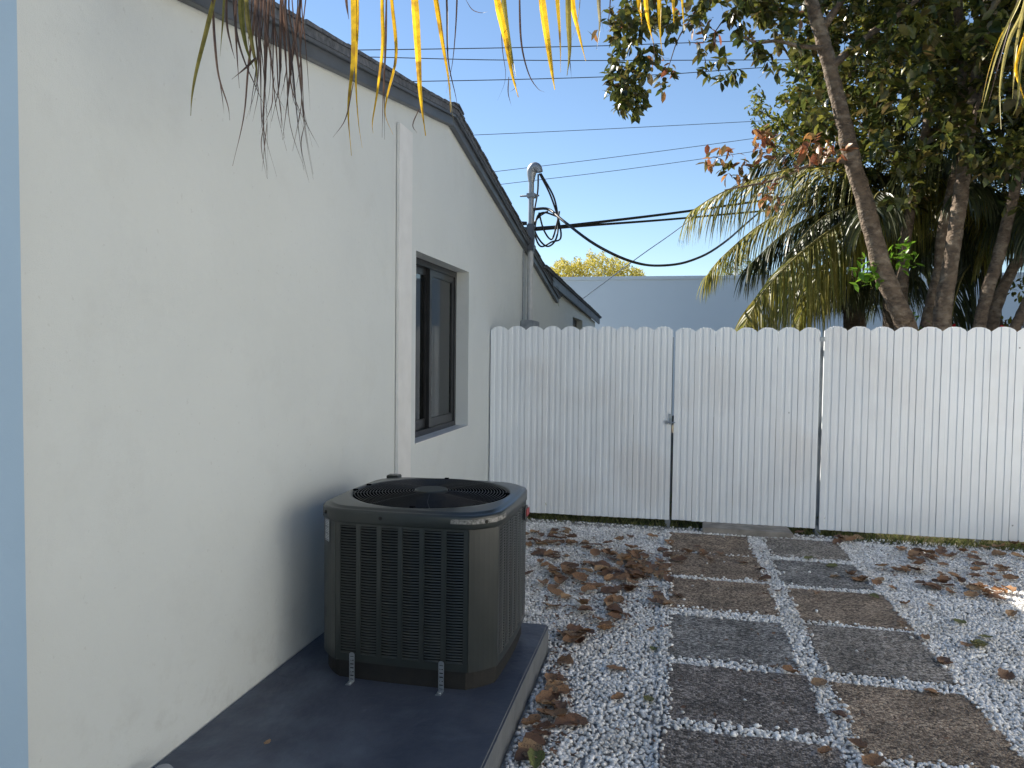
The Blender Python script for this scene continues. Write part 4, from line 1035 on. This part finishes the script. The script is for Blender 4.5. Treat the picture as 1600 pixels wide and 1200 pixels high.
def palm(label, cpx, cpy, cd, fronds, rnd=8, rl=2.2, m_='palmdark', seed=1):
    random.seed(seed); c = at(cpx, cpy, cd)
    t = empty('coconut_palm', (c.x, c.y, 0), label, 'palm tree')
    b = MB(); P, rr = knobbly([(c.x+.08, c.y+.1, -.05), (c.x+.05, c.y, c.z*.5), c], .15, .12); b.tube(P, rr, 12); b.build('trunk', M['palmbark'], t, recalc=False)
    for pts, n, L, mm in fronds: frond(t, [c]+[at(*p) for p in pts], int(n*3.0), L*1.4, .023, mm)
    for k in range(rnd):
        a = 2*math.pi*(k+random.random()*.6)/rnd; el = random.uniform(.3, 1.1); ln = rl*random.uniform(.8, 1.15)
        h = Vector((math.cos(a), math.sin(a), 0)); pts = [c]; v = (h*math.cos(el)+Vector((0, 0, math.sin(el)))).normalized(); q = c
        for s in range(5): q = q+v*(ln/5); pts.append(q); v = (v+Vector((0, 0, -.35))).normalized()
        frond(t, pts, 100, .72, .022, m_)
    for k in range(7):   # boots
        a = k*2.4; b = MB(); b.tube([c+Vector((.05*math.cos(a), .05*math.sin(a), -.25)), c+Vector((.14*math.cos(a), .14*math.sin(a), .05))], [.06, .035], 6); b.build('frond_base', M['palmbark'], t, recalc=False)
    return t
palm('coconut palm with long drooping fronds to the left of the trunks', 1395, 345, 10.4,
     [([(1350, 332, 10.0), (1290, 365, 9.7), (1235, 410, 9.5), (1190, 460, 9.4), (1160, 515, 9.3)], 64, .72, 'palm'),
      ([(1340, 280, 10.3), (1260, 262, 10.2), (1180, 280, 10.1), (1120, 305, 10.0), (1080, 330, 10.0)], 40, .66, 'palm'),
      ([(1340, 310, 10.8), (1260, 315, 10.9), (1190, 350, 11), (1130, 400, 11), (1105, 430, 11)], 48, .55, 'palm'),
      ([(1350, 320, 10.6), (1290, 330, 10.6), (1230, 360, 10.6), (1170, 415, 10.6)], 50, .62, 'palmdark'),
      ([(1360, 340, 9.9), (1310, 390, 9.8), (1270, 450, 9.7), (1240, 520, 9.7)], 50, .6, 'palm'),
      ([(1370, 300, 10.7), (1310, 250, 10.9), (1240, 235, 11.1), (1180, 260, 11.2)], 50, .7, 'palmdark'),
      ([(1430, 300, 10.2), (1470, 290, 10.1), (1500, 330, 10), (1515, 400, 10)], 44, .6, 'palmdark')], rnd=9, rl=2.0, seed=4)
palm('dark coconut palm behind the right hand trunks', 1548, 375, 10.2,
     [([(1510, 300, 10), (1470, 280, 9.9), (1430, 310, 9.8), (1405, 370, 9.8)], 50, .65, 'palm'),
      ([(1530, 260, 10.1), (1490, 190, 10), (1440, 170, 10), (1395, 200, 10)], 50, .65, 'palmdark'),
      ([(1590, 320, 10), (1640, 330, 9.9), (1680, 400, 9.8)], 44, .6, 'palm'),
      ([(1530, 400, 9.9), (1505, 430, 9.8), (1490, 480, 9.7), (1485, 530, 9.7)], 44, .55, 'palmdark'),
      ([(1570, 330, 9.9), (1570, 300, 9.6), (1560, 330, 9.5), (1535, 400, 9.5)], 40, .5, 'palm')], rnd=11, rl=1.9, seed=9)
random.seed(21)
palm('low palm crown behind the leaning trunk near the fence', 1330, 470, 11.8, [], rnd=9, rl=1.6, m_='palmdark', seed=15)
random.seed(22)

# ---- sunlit tree beyond the neighbouring building
def far_tree(label, name, x0, x1, y0, y1, D, n, mt='leafyellow', Lf=.14):
    c = at((x0+x1)/2, y1, D); t = empty(name, (c.x, c.y, 0), label, 'tree')
    b = MB(); P, rr = knobbly([(c.x, c.y, -.05), (c.x+.1, c.y, c.z*.5), (c.x, c.y, c.z)], .2, .1); b.tube(P, rr, 8); b.build('trunk', M['bark'], t, recalc=False)
    m_ = MB(); 
    for _ in range(n):
        x = random.uniform(x0, x1); e = math.sin(math.pi*(x-x0)/(x1-x0))**.45
        top = y1-(y1-y0)*e*(1.0+.9*noise.noise(Vector((x*.06, 0, 1)))); y = random.uniform(top, y1+25)
        rosette(m_, at(x, y, D+random.uniform(-1.4, 1.4)), 9, Lf, Lf*.35, -.1, 1.6)
    o = m_.build('crown', M[mt], t, recalc=False); o['kind'] = 'stuff'
    tw = MB()
    for _ in range(46):
        x = random.uniform(x0+10, x1-10); q = at(x, y1, D); tw.tube([q, q+Vector((random.uniform(-.4, .4), 0, random.uniform(.3, .75)))], [.015, .005], 4)
    tw.build('twig', M['twig'], t, recalc=False)['kind'] = 'stuff'
far_tree('sunlit yellow green tree top showing over the far flat wall', 'flowering_tree', 848, 1006, 402, 436, 32, 1100)
far_tree('small dark tree top beside the white vent pipe', 'distant_tree', 1128, 1200, 398, 436, 31, 170, 'leafsmall')

# shrubs behind the fence at the right with red flowers
def shrub(label, x, y, d_, sx_, sy_, n, mt='leaf', fl=()):
    c = at(x, y, d_); t = empty('shrub', (c.x, c.y, 0), label, 'shrub')
    b = MB()
    for k in range(7): b.tube([(c.x+random.uniform(-.05, .05), c.y, -.03), (c.x+random.uniform(-.4, .4), c.y+random.uniform(-.2, .2), c.z)], [.02, .008], 5)
    b.build('stem', M['twig'], t, recalc=False)
    m_ = MB()
    for _ in range(n): rosette(m_, Vector((c.x+random.gauss(0, sx_), c.y+random.gauss(0, .3), max(.1, c.z+random.gauss(-.4, sy_)))), 14, .1, .045, .2, 1.5)
    m_.build('foliage', M[mt], t, recalc=False)['kind'] = 'stuff'
    for (fx_, fy_) in fl:
        f_ = MB(); q = at(fx_, fy_, d_-.5)
        for _ in range(9): leaf_geo(f_, q+rv()*.02, rv(), rv(), .06, .045)
        f_.build('flower', M['red'], t, recalc=False)
shrub('leafy shrub with red flowers peeking over the fence between the trunks', 1475, 560, 9.9, .5, .25, 34, fl=((1486, 514), (1490, 520)))
shrub('leafy shrub with red flowers at the right end of the fence', 1600, 500, 9.8, .35, .6, 50, 'leafsmall', fl=((1560, 513), (1566, 519)))

# grass growing behind and under the fence
b = MB()
for _ in range(9000):
    x = random.uniform(-1.7, 4.6); y = FY+abs(random.gauss(0, .5))-.02
    if x > 1.55 and random.random() < .5: y = FY-random.uniform(0, .16)
    elif x < 1.5 and random.random() < .08: y = FY-random.uniform(0, .09)
    h = random.uniform(.03, .09) if y < FY+.1 else random.uniform(.05, .22)
    a = random.uniform(0, 6.28); dx, dy = math.cos(a), math.sin(a); p = Vector((x, y, -.03)); l = random.uniform(.1, .9)*h
    b.add([p-Vector((dy, -dx, 0))*.002, p+Vector((dy, -dx, 0))*.002, p+Vector((dx*l*.5+dy*.0015, dy*l*.5, h*.7)), p+Vector((dx*l, dy*l, h))], [(0, 1, 2), (0, 2, 3)])
tag(b.build('grass', M['grass'], recalc=False), 'thin green and dry grass growing along the foot of the fence', 'grass', kind='stuff')

# ------------------------------------------------------------------ foreground palm fronds
crownp = Vector((2.7, .2, 4.6))
pt = empty('coconut_palm', (2.9, 0, 0), 'near coconut palm whose yellowing and dead leaflets hang into the top of the photo', 'palm tree')
b = MB(); P, rr = knobbly([(2.95, -.1, -.05), (2.9, 0, 2.3), crownp], .16, .13); b.tube(P, rr, 12); b.build('trunk', M['palmbark'], pt, recalc=False)
def hang(parent, pts, w_, m_, depth, split=False, sway=.04):
    """one leaflet: ribbon through photo-like points, real width in metres"""
    P = curve_pts([at(x, y, depth+sway*math.sin(i*1.1+x)) for i, (x, y) in enumerate(pts)], 5); n = len(P); vs = []; ph = random.uniform(-.9, .9)
    for i, q in enumerate(P):
        f = i/(n-1); ww = w_*(min(1, .55+f*1.6) if f < .3 else max(.13, 1-((f-.3)/.7)**1.3))*.5
        tg = (P[min(i+1, n-1)]-P[max(i-1, 0)]).normalized(); vw = (q-EYE).normalized()
        s = tg.cross(vw)
        s.normalize(); k_ = tg.cross(s); a = ph*.8+f*.7; s2 = s*math.cos(a)+k_*math.sin(a); n2 = s2.cross(tg)
        vs += [q-s2*ww, q+n2*ww*.55, q+s2*ww]
    b = MB(); b.add(vs, [(3*i+j, 3*i+j+1, 3*i+4+j, 3*i+3+j) for i in range(n-1) for j in range(2)], False)
    return b.build('leaflet', M[m_], parent, recalc=False)
fa = MB(); PA = curve_pts([crownp, at(1300, -330, 2.75), at(1050, -110, 2.62), at(700, -78, 2.5), at(480, -60, 2.35), at(320, -45, 2.22)], 8)
fa.tube(PA, [.024*(1-.75*i/(len(PA)-1)) for i in range(len(PA))], 8); fa = fa.build('frond', M['rachis'], pt, recalc=False)
Y_ = 'fyellow'; B_ = 'fbrown'; O_ = 'folive'
HL = [
 ([(548, -75), (553, 0), (552, 90), (544, 170), (549, 243)], .034, Y_, 2.45), ([(556, -75), (559, 20), (556, 120), (560, 190), (566, 231)], .012, Y_, 2.47), ([(552, 130), (540, 185), (520, 215)], .004, B_, 2.45),
 ([(536, -75), (541, 0), (545, 30)], .012, B_, 2.42),
 ([(600, -75), (597, 0), (598, 70), (590, 140), (582, 190), (583, 208)], .014, Y_, 2.46), ([(608, -75), (612, 0), (619, 85), (605, 150), (602, 180), (614, 210)], .017, Y_, 2.44), ([(604, -75), (603, 60), (599, 140), (597, 215)], .007, B_, 2.5), ([(606, -70), (601, 100), (601, 218)], .006, B_, 2.52),
 ([(642, -78), (648, 0), (653, 80), (657, 150), (665, 212)], .027, Y_, 2.5), ([(655, 170), (645, 195), (652, 208)], .004, B_, 2.5),
 ([(668, -80), (681, 0), (692, 70), (701, 125), (704, 176)], .02, Y_, 2.53), ([(690, -80), (698, 0), (700, 90), (712, 150), (715, 170)], .010, B_, 2.55), ([(712, -80), (714, 0), (708, 90), (697, 145)], .009, B_, 2.56), ([(703, 130), (705, 165), (709, 190)], .005, 'fpale', 2.55),
 ([(768, -82), (777, 0), (790, 60), (800, 115), (810, 152)], .024, Y_, 2.56), ([(782, -82), (788, 10), (798, 80), (806, 120)], .018, O_, 2.58), ([(785, -80), (784, 60), (790, 120), (777, 158)], .005, B_, 2.6), ([(795, 120), (794, 145), (799, 165)], .004, B_, 2.6), ([(800, 118), (806, 135), (797, 144)], .003, B_, 2.6),
 ([(812, -85), (812, 10), (815, 70), (826, 115), (840, 138), (851, 144)], .008, B_, 2.58), ([(728, 0), (738, 15), (752, 20), (762, 18)], .003, B_, 2.6),
 ([(838, -88), (847, 0), (855, 60), (862, 110), (867, 140)], .027, Y_, 2.6), ([(866, -88), (871, 0), (875, 60), (876, 113)], .022, Y_, 2.61), ([(887, -90), (888, 20), (890, 80), (886, 118)], .021, O_, 2.62), ([(890, -90), (894, 0), (904, 50), (915, 95)], .02, Y_, 2.62),
 ([(890, 90), (893, 122)], .004, B_, 2.62), ([(908, -20), (903, 30), (893, 62)], .003, 'fpale', 2.6),
 ([(932, -93), (935, 0), (937, 40), (932, 78)], .013, 'fpale', 2.64), ([(940, -95), (938, 10), (943, 50)], .006, B_, 2.64), ([(958, -96), (953, 10), (948, 45)], .005, B_, 2.64),
 ([(995, -105), (998, 0), (1001, 20), (1003, 38)], .016, Y_, 2.66), ([(1003, -105), (1009, 0), (1013, 35), (1021, 67)], .016, Y_, 2.66), ([(1028, -108), (1030, 0), (1031, 45), (1035, 92)], .018, Y_, 2.67),
 ([(1050, -110), (1052, 0), (1053, 36)], .014, Y_, 2.68), ([(1062, -112), (1066, 0), (1069, 42)], .012, Y_, 2.68), ([(1020, 60), (1024, 92)], .004, B_, 2.67),
 ([(345, -50), (334, 0), (322, 50), (307, 110), (300, 150), (298, 181)], .014, O_, 2.25), ([(330, -48), (333, 20), (336, 70), (342, 120), (356, 165), (359, 188)], .008, B_, 2.25), ([(342, 120), (347, 150), (350, 178)], .003, B_, 2.25),
 ([(352, -50), (349, 20), (346, 60), (344, 88)], .010, O_, 2.26), ([(355, -50), (354, 30), (361, 70), (367, 92)], .007, B_, 2.26), ([(372, -52), (368, 20), (370, 80), (374, 138)], .008, B_, 2.27), ([(362, -50), (368, 40), (380, 90), (398, 132), (420, 180)], .007, B_, 2.27),
 ([(378, -53), (377, 20), (384, 70), (396, 107)], .018, O_, 2.28), ([(384, -53), (386, 20), (394, 70), (401, 110), (398, 135)], .014, O_, 2.28), ([(396, -54), (392, 30), (388, 65), (394, 84)], .006, B_, 2.3),
 ([(400, 90), (385, 105), (362, 124)], .008, B_, 2.28), ([(410, -55), (400, 40), (402, 90), (394, 150), (390, 178)], .009, B_, 2.3)]
for pts, w_, m_, dp in HL: hang(fa, pts, w_, m_, dp)
fd = MB(); PD = curve_pts([at(800, -180, 2.45), at(620, -150, 2.4), at(470, -100, 2.32), at(420, -60, 2.3)], 8)
fd.tube(PD, [.016*(1-.5*i/(len(PD)-1)) for i in range(len(PD))], 8); fd.build('dead_rachis', M['palmbark'], fa, recalc=False)
for k in range(30):
    x = random.uniform(398, 478); yb = random.uniform(140, 290); xb = x+random.uniform(-30, 40)*(yb/220); m_x = (x+xb)/2+random.uniform(-8, 8)
    pts = [(x+random.uniform(-5, 10), -62), (x, 10), (x+(m_x-x)*.6, yb*.4), (m_x, yb*.7), (xb, yb)]
    hang(fa, pts, random.choice((.004, .006, .009)), B_, random.uniform(2.26, 2.4))
    if random.random() < .45: hang(fa, [(m_x, yb*.7), (m_x+random.uniform(-6, 6), yb*.82), (xb+random.uniform(-18, 14), yb+random.uniform(-10, 14))], .003, B_, 2.3)
# second frond at the right edge
fb_ = MB(); PB = curve_pts([crownp, at(2000, -260, 2.9), at(1720, -120, 3.0), at(1640, -60, 3.05), at(1605, -25, 3.1)], 8)
fb_.tube(PB, [.022*(1-.6*i/(len(PB)-1)) for i in range(len(PB))], 8); fb_ = fb_.build('frond', M['rachis'], pt, recalc=False)
for pts, w_, m_ in [([(1605, -40), (1593, 0), (1572, 45), (1556, 90), (1540, 150), (1530, 190)], .014, 'fpale'), ([(1608, -30), (1597, 20), (1578, 60), (1567, 105), (1562, 150), (1564, 202)], .016, 'fpale'), ([(1612, -30), (1600, 15), (1588, 70), (1584, 120), (1582, 155)], .013, 'fpale'),
                    ([(1600, -40), (1584, 20), (1562, 60), (1545, 110), (1534, 160)], .01, 'fyellow'), ([(1612, 20), (1588, 100), (1594, 135), (1602, 160)], .012, 'fyellow'), ([(1618, -20), (1606, 40), (1594, 110), (1590, 160), (1583, 180)], .012, 'folive'), ([(1600, -30), (1580, 30), (1560, 100), (1550, 140), (1543, 165)], .006, 'fbrown')]:
    hang(fb_, pts, w_, m_, 3.05+random.uniform(-.06, .06))
for k in range(5):
    a = [0.2, 1.2, -0.6, -1.6, -2.4][k]; h = Vector((math.cos(a), math.sin(a), 0)); pts = [crownp]; v = (h+Vector((0, 0, .7))).normalized(); q = crownp
    for s in range(5): q = q+v*.55; pts.append(q); v = (v+Vector((0, 0, -.33))).normalized()
    frond(pt, pts, 40, .6, .03, 'palm')

# ------------------------------------------------------------------ fallen leaves
def dry_mesh(seed):
    rs = random.Random(seed); b = MB(); nu, nvv = 5, 7; vs = []
    cu = rs.uniform(.3, 1.3)*rs.choice((1, 1, -.5)); tw_ = rs.uniform(-.6, .6); fo = rs.uniform(.2, .9)
    wr = [[rs.uniform(-.06, .06) for _ in range(nu)] for _ in range(nvv)]
    for j in range(nvv):
        v = j/(nvv-1); w_ = (.38*math.sin(math.pi*min(1, v*.90+.07))**.6+.01)*(1+rs.uniform(-.16, .16))
        for i in range(nu):
            u = (i/(nu-1)-.5)*2; x = u*w_; z = fo*abs(u)*w_*.7+cu*.22*((v-.5)**2*4*.5)+wr[j][i]+tw_*x*(v-.5)
            vs.append((x*(1-.15*fo), v-.5, z))
    mz = min(v[2] for v in vs); vs = [(x, y, z-mz) for x, y, z in vs]
    b.add(vs, [(j*nu+i, j*nu+i+1, (j+1)*nu+i+1, (j+1)*nu+i) for j in range(nvv-1) for i in range(nu-1)], True)
    b.tube([(0, -.5, vs[2][2]), (.02, -.62, vs[2][2]+.03), (0, -.72, vs[2][2]+.02)], .012, 4)
    return b
DM = {}
for mi in range(4):
    for s in range(7):
        b = dry_mesh(s*13+mi); me = bpy.data.meshes.new('fallen_leaf'); me.from_pydata(b.v, [], b.f); me.polygons.foreach_set('use_smooth', b.sm); me.materials.append(M['dry%d' % mi]); DM[mi, s] = me
seen = {}; row = 'sixth'
def fallen(px, py, L=None, mi=None, label=None, z=.012):
    p = on_z(px, py, z)
    if p.y > FY-.03 or p.x < WX+.05: return
    if p.x < -.60 and p.y < 4.05: return
    mi = random.choice((0, 0, 0, 1, 1, 2)) if mi is None else mi; L = (L or random.uniform(.07, .125))*.93
    o = bpy.data.objects.new('fallen_leaf', DM[mi, random.randrange(7)]); COL.objects.link(o)
    o.location = (p.x, p.y, z+random.uniform(0, .006)); o.scale = (L*1.05, L, L*random.uniform(.6, 1.1)); o.rotation_euler = (random.uniform(-.25, .25), random.uniform(-.25, .25), random.uniform(0, 6.28))
    cn = ('rust brown', 'dark brown', 'pale tan', 'olive green')[mi]; g_ = 'dry fallen leaves on the gravel'
    shape = 'large' if L > .10 else 'small' if L < .072 else 'curled'
    if p.y > 2.4:
        row = ('first', 'second', 'third', 'fourth', 'fifth', 'sixth')[min(5, max(0, int((6.95-p.y)/.70)))]
    zone = 'beside the painted pad' if p.x < -.38 and p.y < 4.6 else 'near house left of' if p.x < -.75 else 'on gravel well left of' if p.x < -.3 else 'on gravel just left of' if p.x < 0 else 'on' if p.x < .7 else 'on or beside the right one of' if p.x < 1.45 else 'on gravel just right of' if p.x < 1.9 else 'on gravel far right of'
    key = '%s %s leaf %s%s' % (shape, cn, zone, '' if 'pad' in zone else ' %s paver from gate' % row)
    if 'right one' in zone: key = '%s %s leaf, right paver column, %s row from gate' % (shape, cn, row)
    seen[key] = seen.get(key, 0)+1
    tag(o, label or key, 'leaf', g_)
# dense drifts
def drift(cx, cy, sx_, sy_, n, Ls=(.08, .13)):
    for _ in range(n): fallen(random.gauss(cx, sx_), random.gauss(cy, sy_), random.uniform(*Ls), z=.012+random.uniform(0, .02))
drift(1010, 878, 24, 13, 40); drift(985, 905, 22, 9, 14); drift(900, 850, 40, 8, 20); drift(885, 898, 20, 9, 12); drift(935, 868, 30, 8, 10)
drift(860, 835, 25, 8, 8); drift(1035, 935, 14, 9, 7); drift(935, 945, 14, 6, 6); drift(958, 965, 16, 5, 6); drift(895, 995, 16, 7, 6); drift(950, 930, 30, 10, 6)
for (x, y) in ((845, 862), (852, 868), (840, 866)): fallen(x, y, .12, 1)
for (x, y, m_) in ((865, 948, 2), (885, 935, 2), (882, 1038, 0), (872, 1062, 0), (868, 1075, 2), (850, 1098, 0), (862, 1105, 2), (872, 1108, 1), (855, 1118, 0), (832, 1132, 0), (845, 1150, 1), (835, 1160, 1), (830, 1178, 2), (836, 1190, 3), (850, 1140, 1), (818, 1185, 1), (860, 1088, 1), (880, 995, 0), (900, 988, 0), (905, 1003, 1), (945, 985, 0), (900, 1128, 0)):
    fallen(x, y, random.uniform(.09, .125), m_)
fallen(962, 1046, .11, 0, 'rust brown leaf lying alone on the white gravel left of the dark pavers'); fallen(1014, 1095, .075, 3, 'small olive leaf lying alone on white gravel beside the dark paver')
fallen(965, 1094, .07, 0, 'small brown leaf on open gravel left of the olive leaf'); fallen(1021, 1015, .06, 3); fallen(1017, 983, .06, 2); fallen(1038, 980, .07, 0)
drift(1000, 885, 40, 18, 16); drift(905, 885, 45, 22, 22); drift(940, 905, 40, 14, 12); drift(870, 1080, 8, 40, 6); drift(1500, 890, 50, 15, 10)
drift(1438, 870, 20, 8, 9); drift(1500, 865, 28, 7, 12); drift(1485, 915, 26, 7, 12); drift(1545, 925, 25, 6, 10); drift(1400, 890, 20, 8, 7); drift(1345, 905, 14, 5, 5); drift(1560, 880, 30, 10, 7); drift(1580, 855, 15, 4, 4)
drift(1330, 842, 30, 3, 7); drift(1210, 835, 40, 3, 4)
for (x, y, m_) in ((1097, 864, 0), (1100, 868, 0), (1125, 866, 0), (1160, 880, 1), (1263, 873, 3), (1305, 902, 2), (1275, 928, 0), (1190, 890, 1), (1196, 905, 1), (1215, 925, 1), (1365, 934, 3), (1395, 920, 0), (1415, 945, 0), (1410, 975, 0), (1445, 998, 0), (1500, 972, 3), (1540, 996, 3), (1508, 1010, 0), (1530, 1010, 3), (1475, 1035, 1), (1478, 1038, 0), (1455, 948, 2), (1580, 960, 2),
                   (1280, 1068, 2), (1455, 1083, 0), (1340, 1168, 0), (1290, 1178, 0), (1365, 1196, 0), (1310, 1118, 1), (1235, 1052, 0), (1348, 905, 0), (1300, 885, 3), (1090, 855, 1), (1070, 860, 1), (1110, 875, 1), (1570, 1060, 1)):
    fallen(x, y, random.uniform(.07, .11), m_, z=.024)
fallen(1530, 1008, .12, 3, 'large yellow green leaf on the gravel right of the pavers')
b = MB()
for (cx, cy, sx_, sy_, n) in ((1000, 885, 50, 25, 420), (900, 870, 50, 40, 420), (940, 950, 50, 25, 260), (875, 1060, 16, 80, 260), (1480, 880, 80, 22, 420), (1120, 868, 60, 12, 120), (1190, 900, 8, 20, 60), (1150, 1000, 200, 100, 220)):
    for _ in range(n):
        p = on_z(random.gauss(cx, sx_), random.gauss(cy, sy_), .016)
        if p.y > FY-.05 or p.x < WX+.05 or (p.x < -.62 and p.y < 4.02) or p.y < 1.9: continue
        l = random.uniform(.007, .021); a = random.uniform(0, 6.28); u = Vector((math.cos(a), math.sin(a), random.uniform(-.3, .3)))*l; v = Vector((-math.sin(a), math.cos(a), random.uniform(-.3, .3)))*l*random.uniform(.2, .6)
        p.z = .018+random.uniform(0, .008); b.add([p-u, p+v, p+u, p-v], [(0, 1, 2, 3)])
tag(b.build('leaf_litter', M['dry1'], recalc=False), 'small crumbled brown leaf fragments scattered over the gravel', 'leaf litter', kind='stuff')
# single leaf on the pad
o = bpy.data.objects.new('fallen_leaf', DM[2, 1]); COL.objects.link(o); p = on_z(418, 1160, ZP); o.location = (p.x, p.y, ZP+.001); o.scale = (.03, .035, .02)
tag(o, 'tiny dry leaf lying on the painted pad in front of the air conditioner', 'leaf', 'dry fallen leaves on the gravel')
bykey = {}
for o in COL.objects:
    if o.name.startswith('fallen_leaf'): bykey.setdefault(o['label'], []).append(o)
ORD = ['leftmost', 'second from left', 'third from left', 'fourth from left', 'fifth from left', 'sixth from left', 'seventh from left', 'eighth from left', 'ninth from left', 'tenth from left']
for k_, os_ in bykey.items():
    if len(os_) > 1:
        os_.sort(key=lambda o: (o.location-EYE).dot(RIGHT)/(o.location-EYE).dot(FWD))
        for i, o in enumerate(os_): o['label'] = (ORD[i] if i < len(os_)-1 and i < 10 else 'rightmost')+' '+k_ if i < 10 or i == len(os_)-1 else k_
print('objects', len(bpy.data.objects))
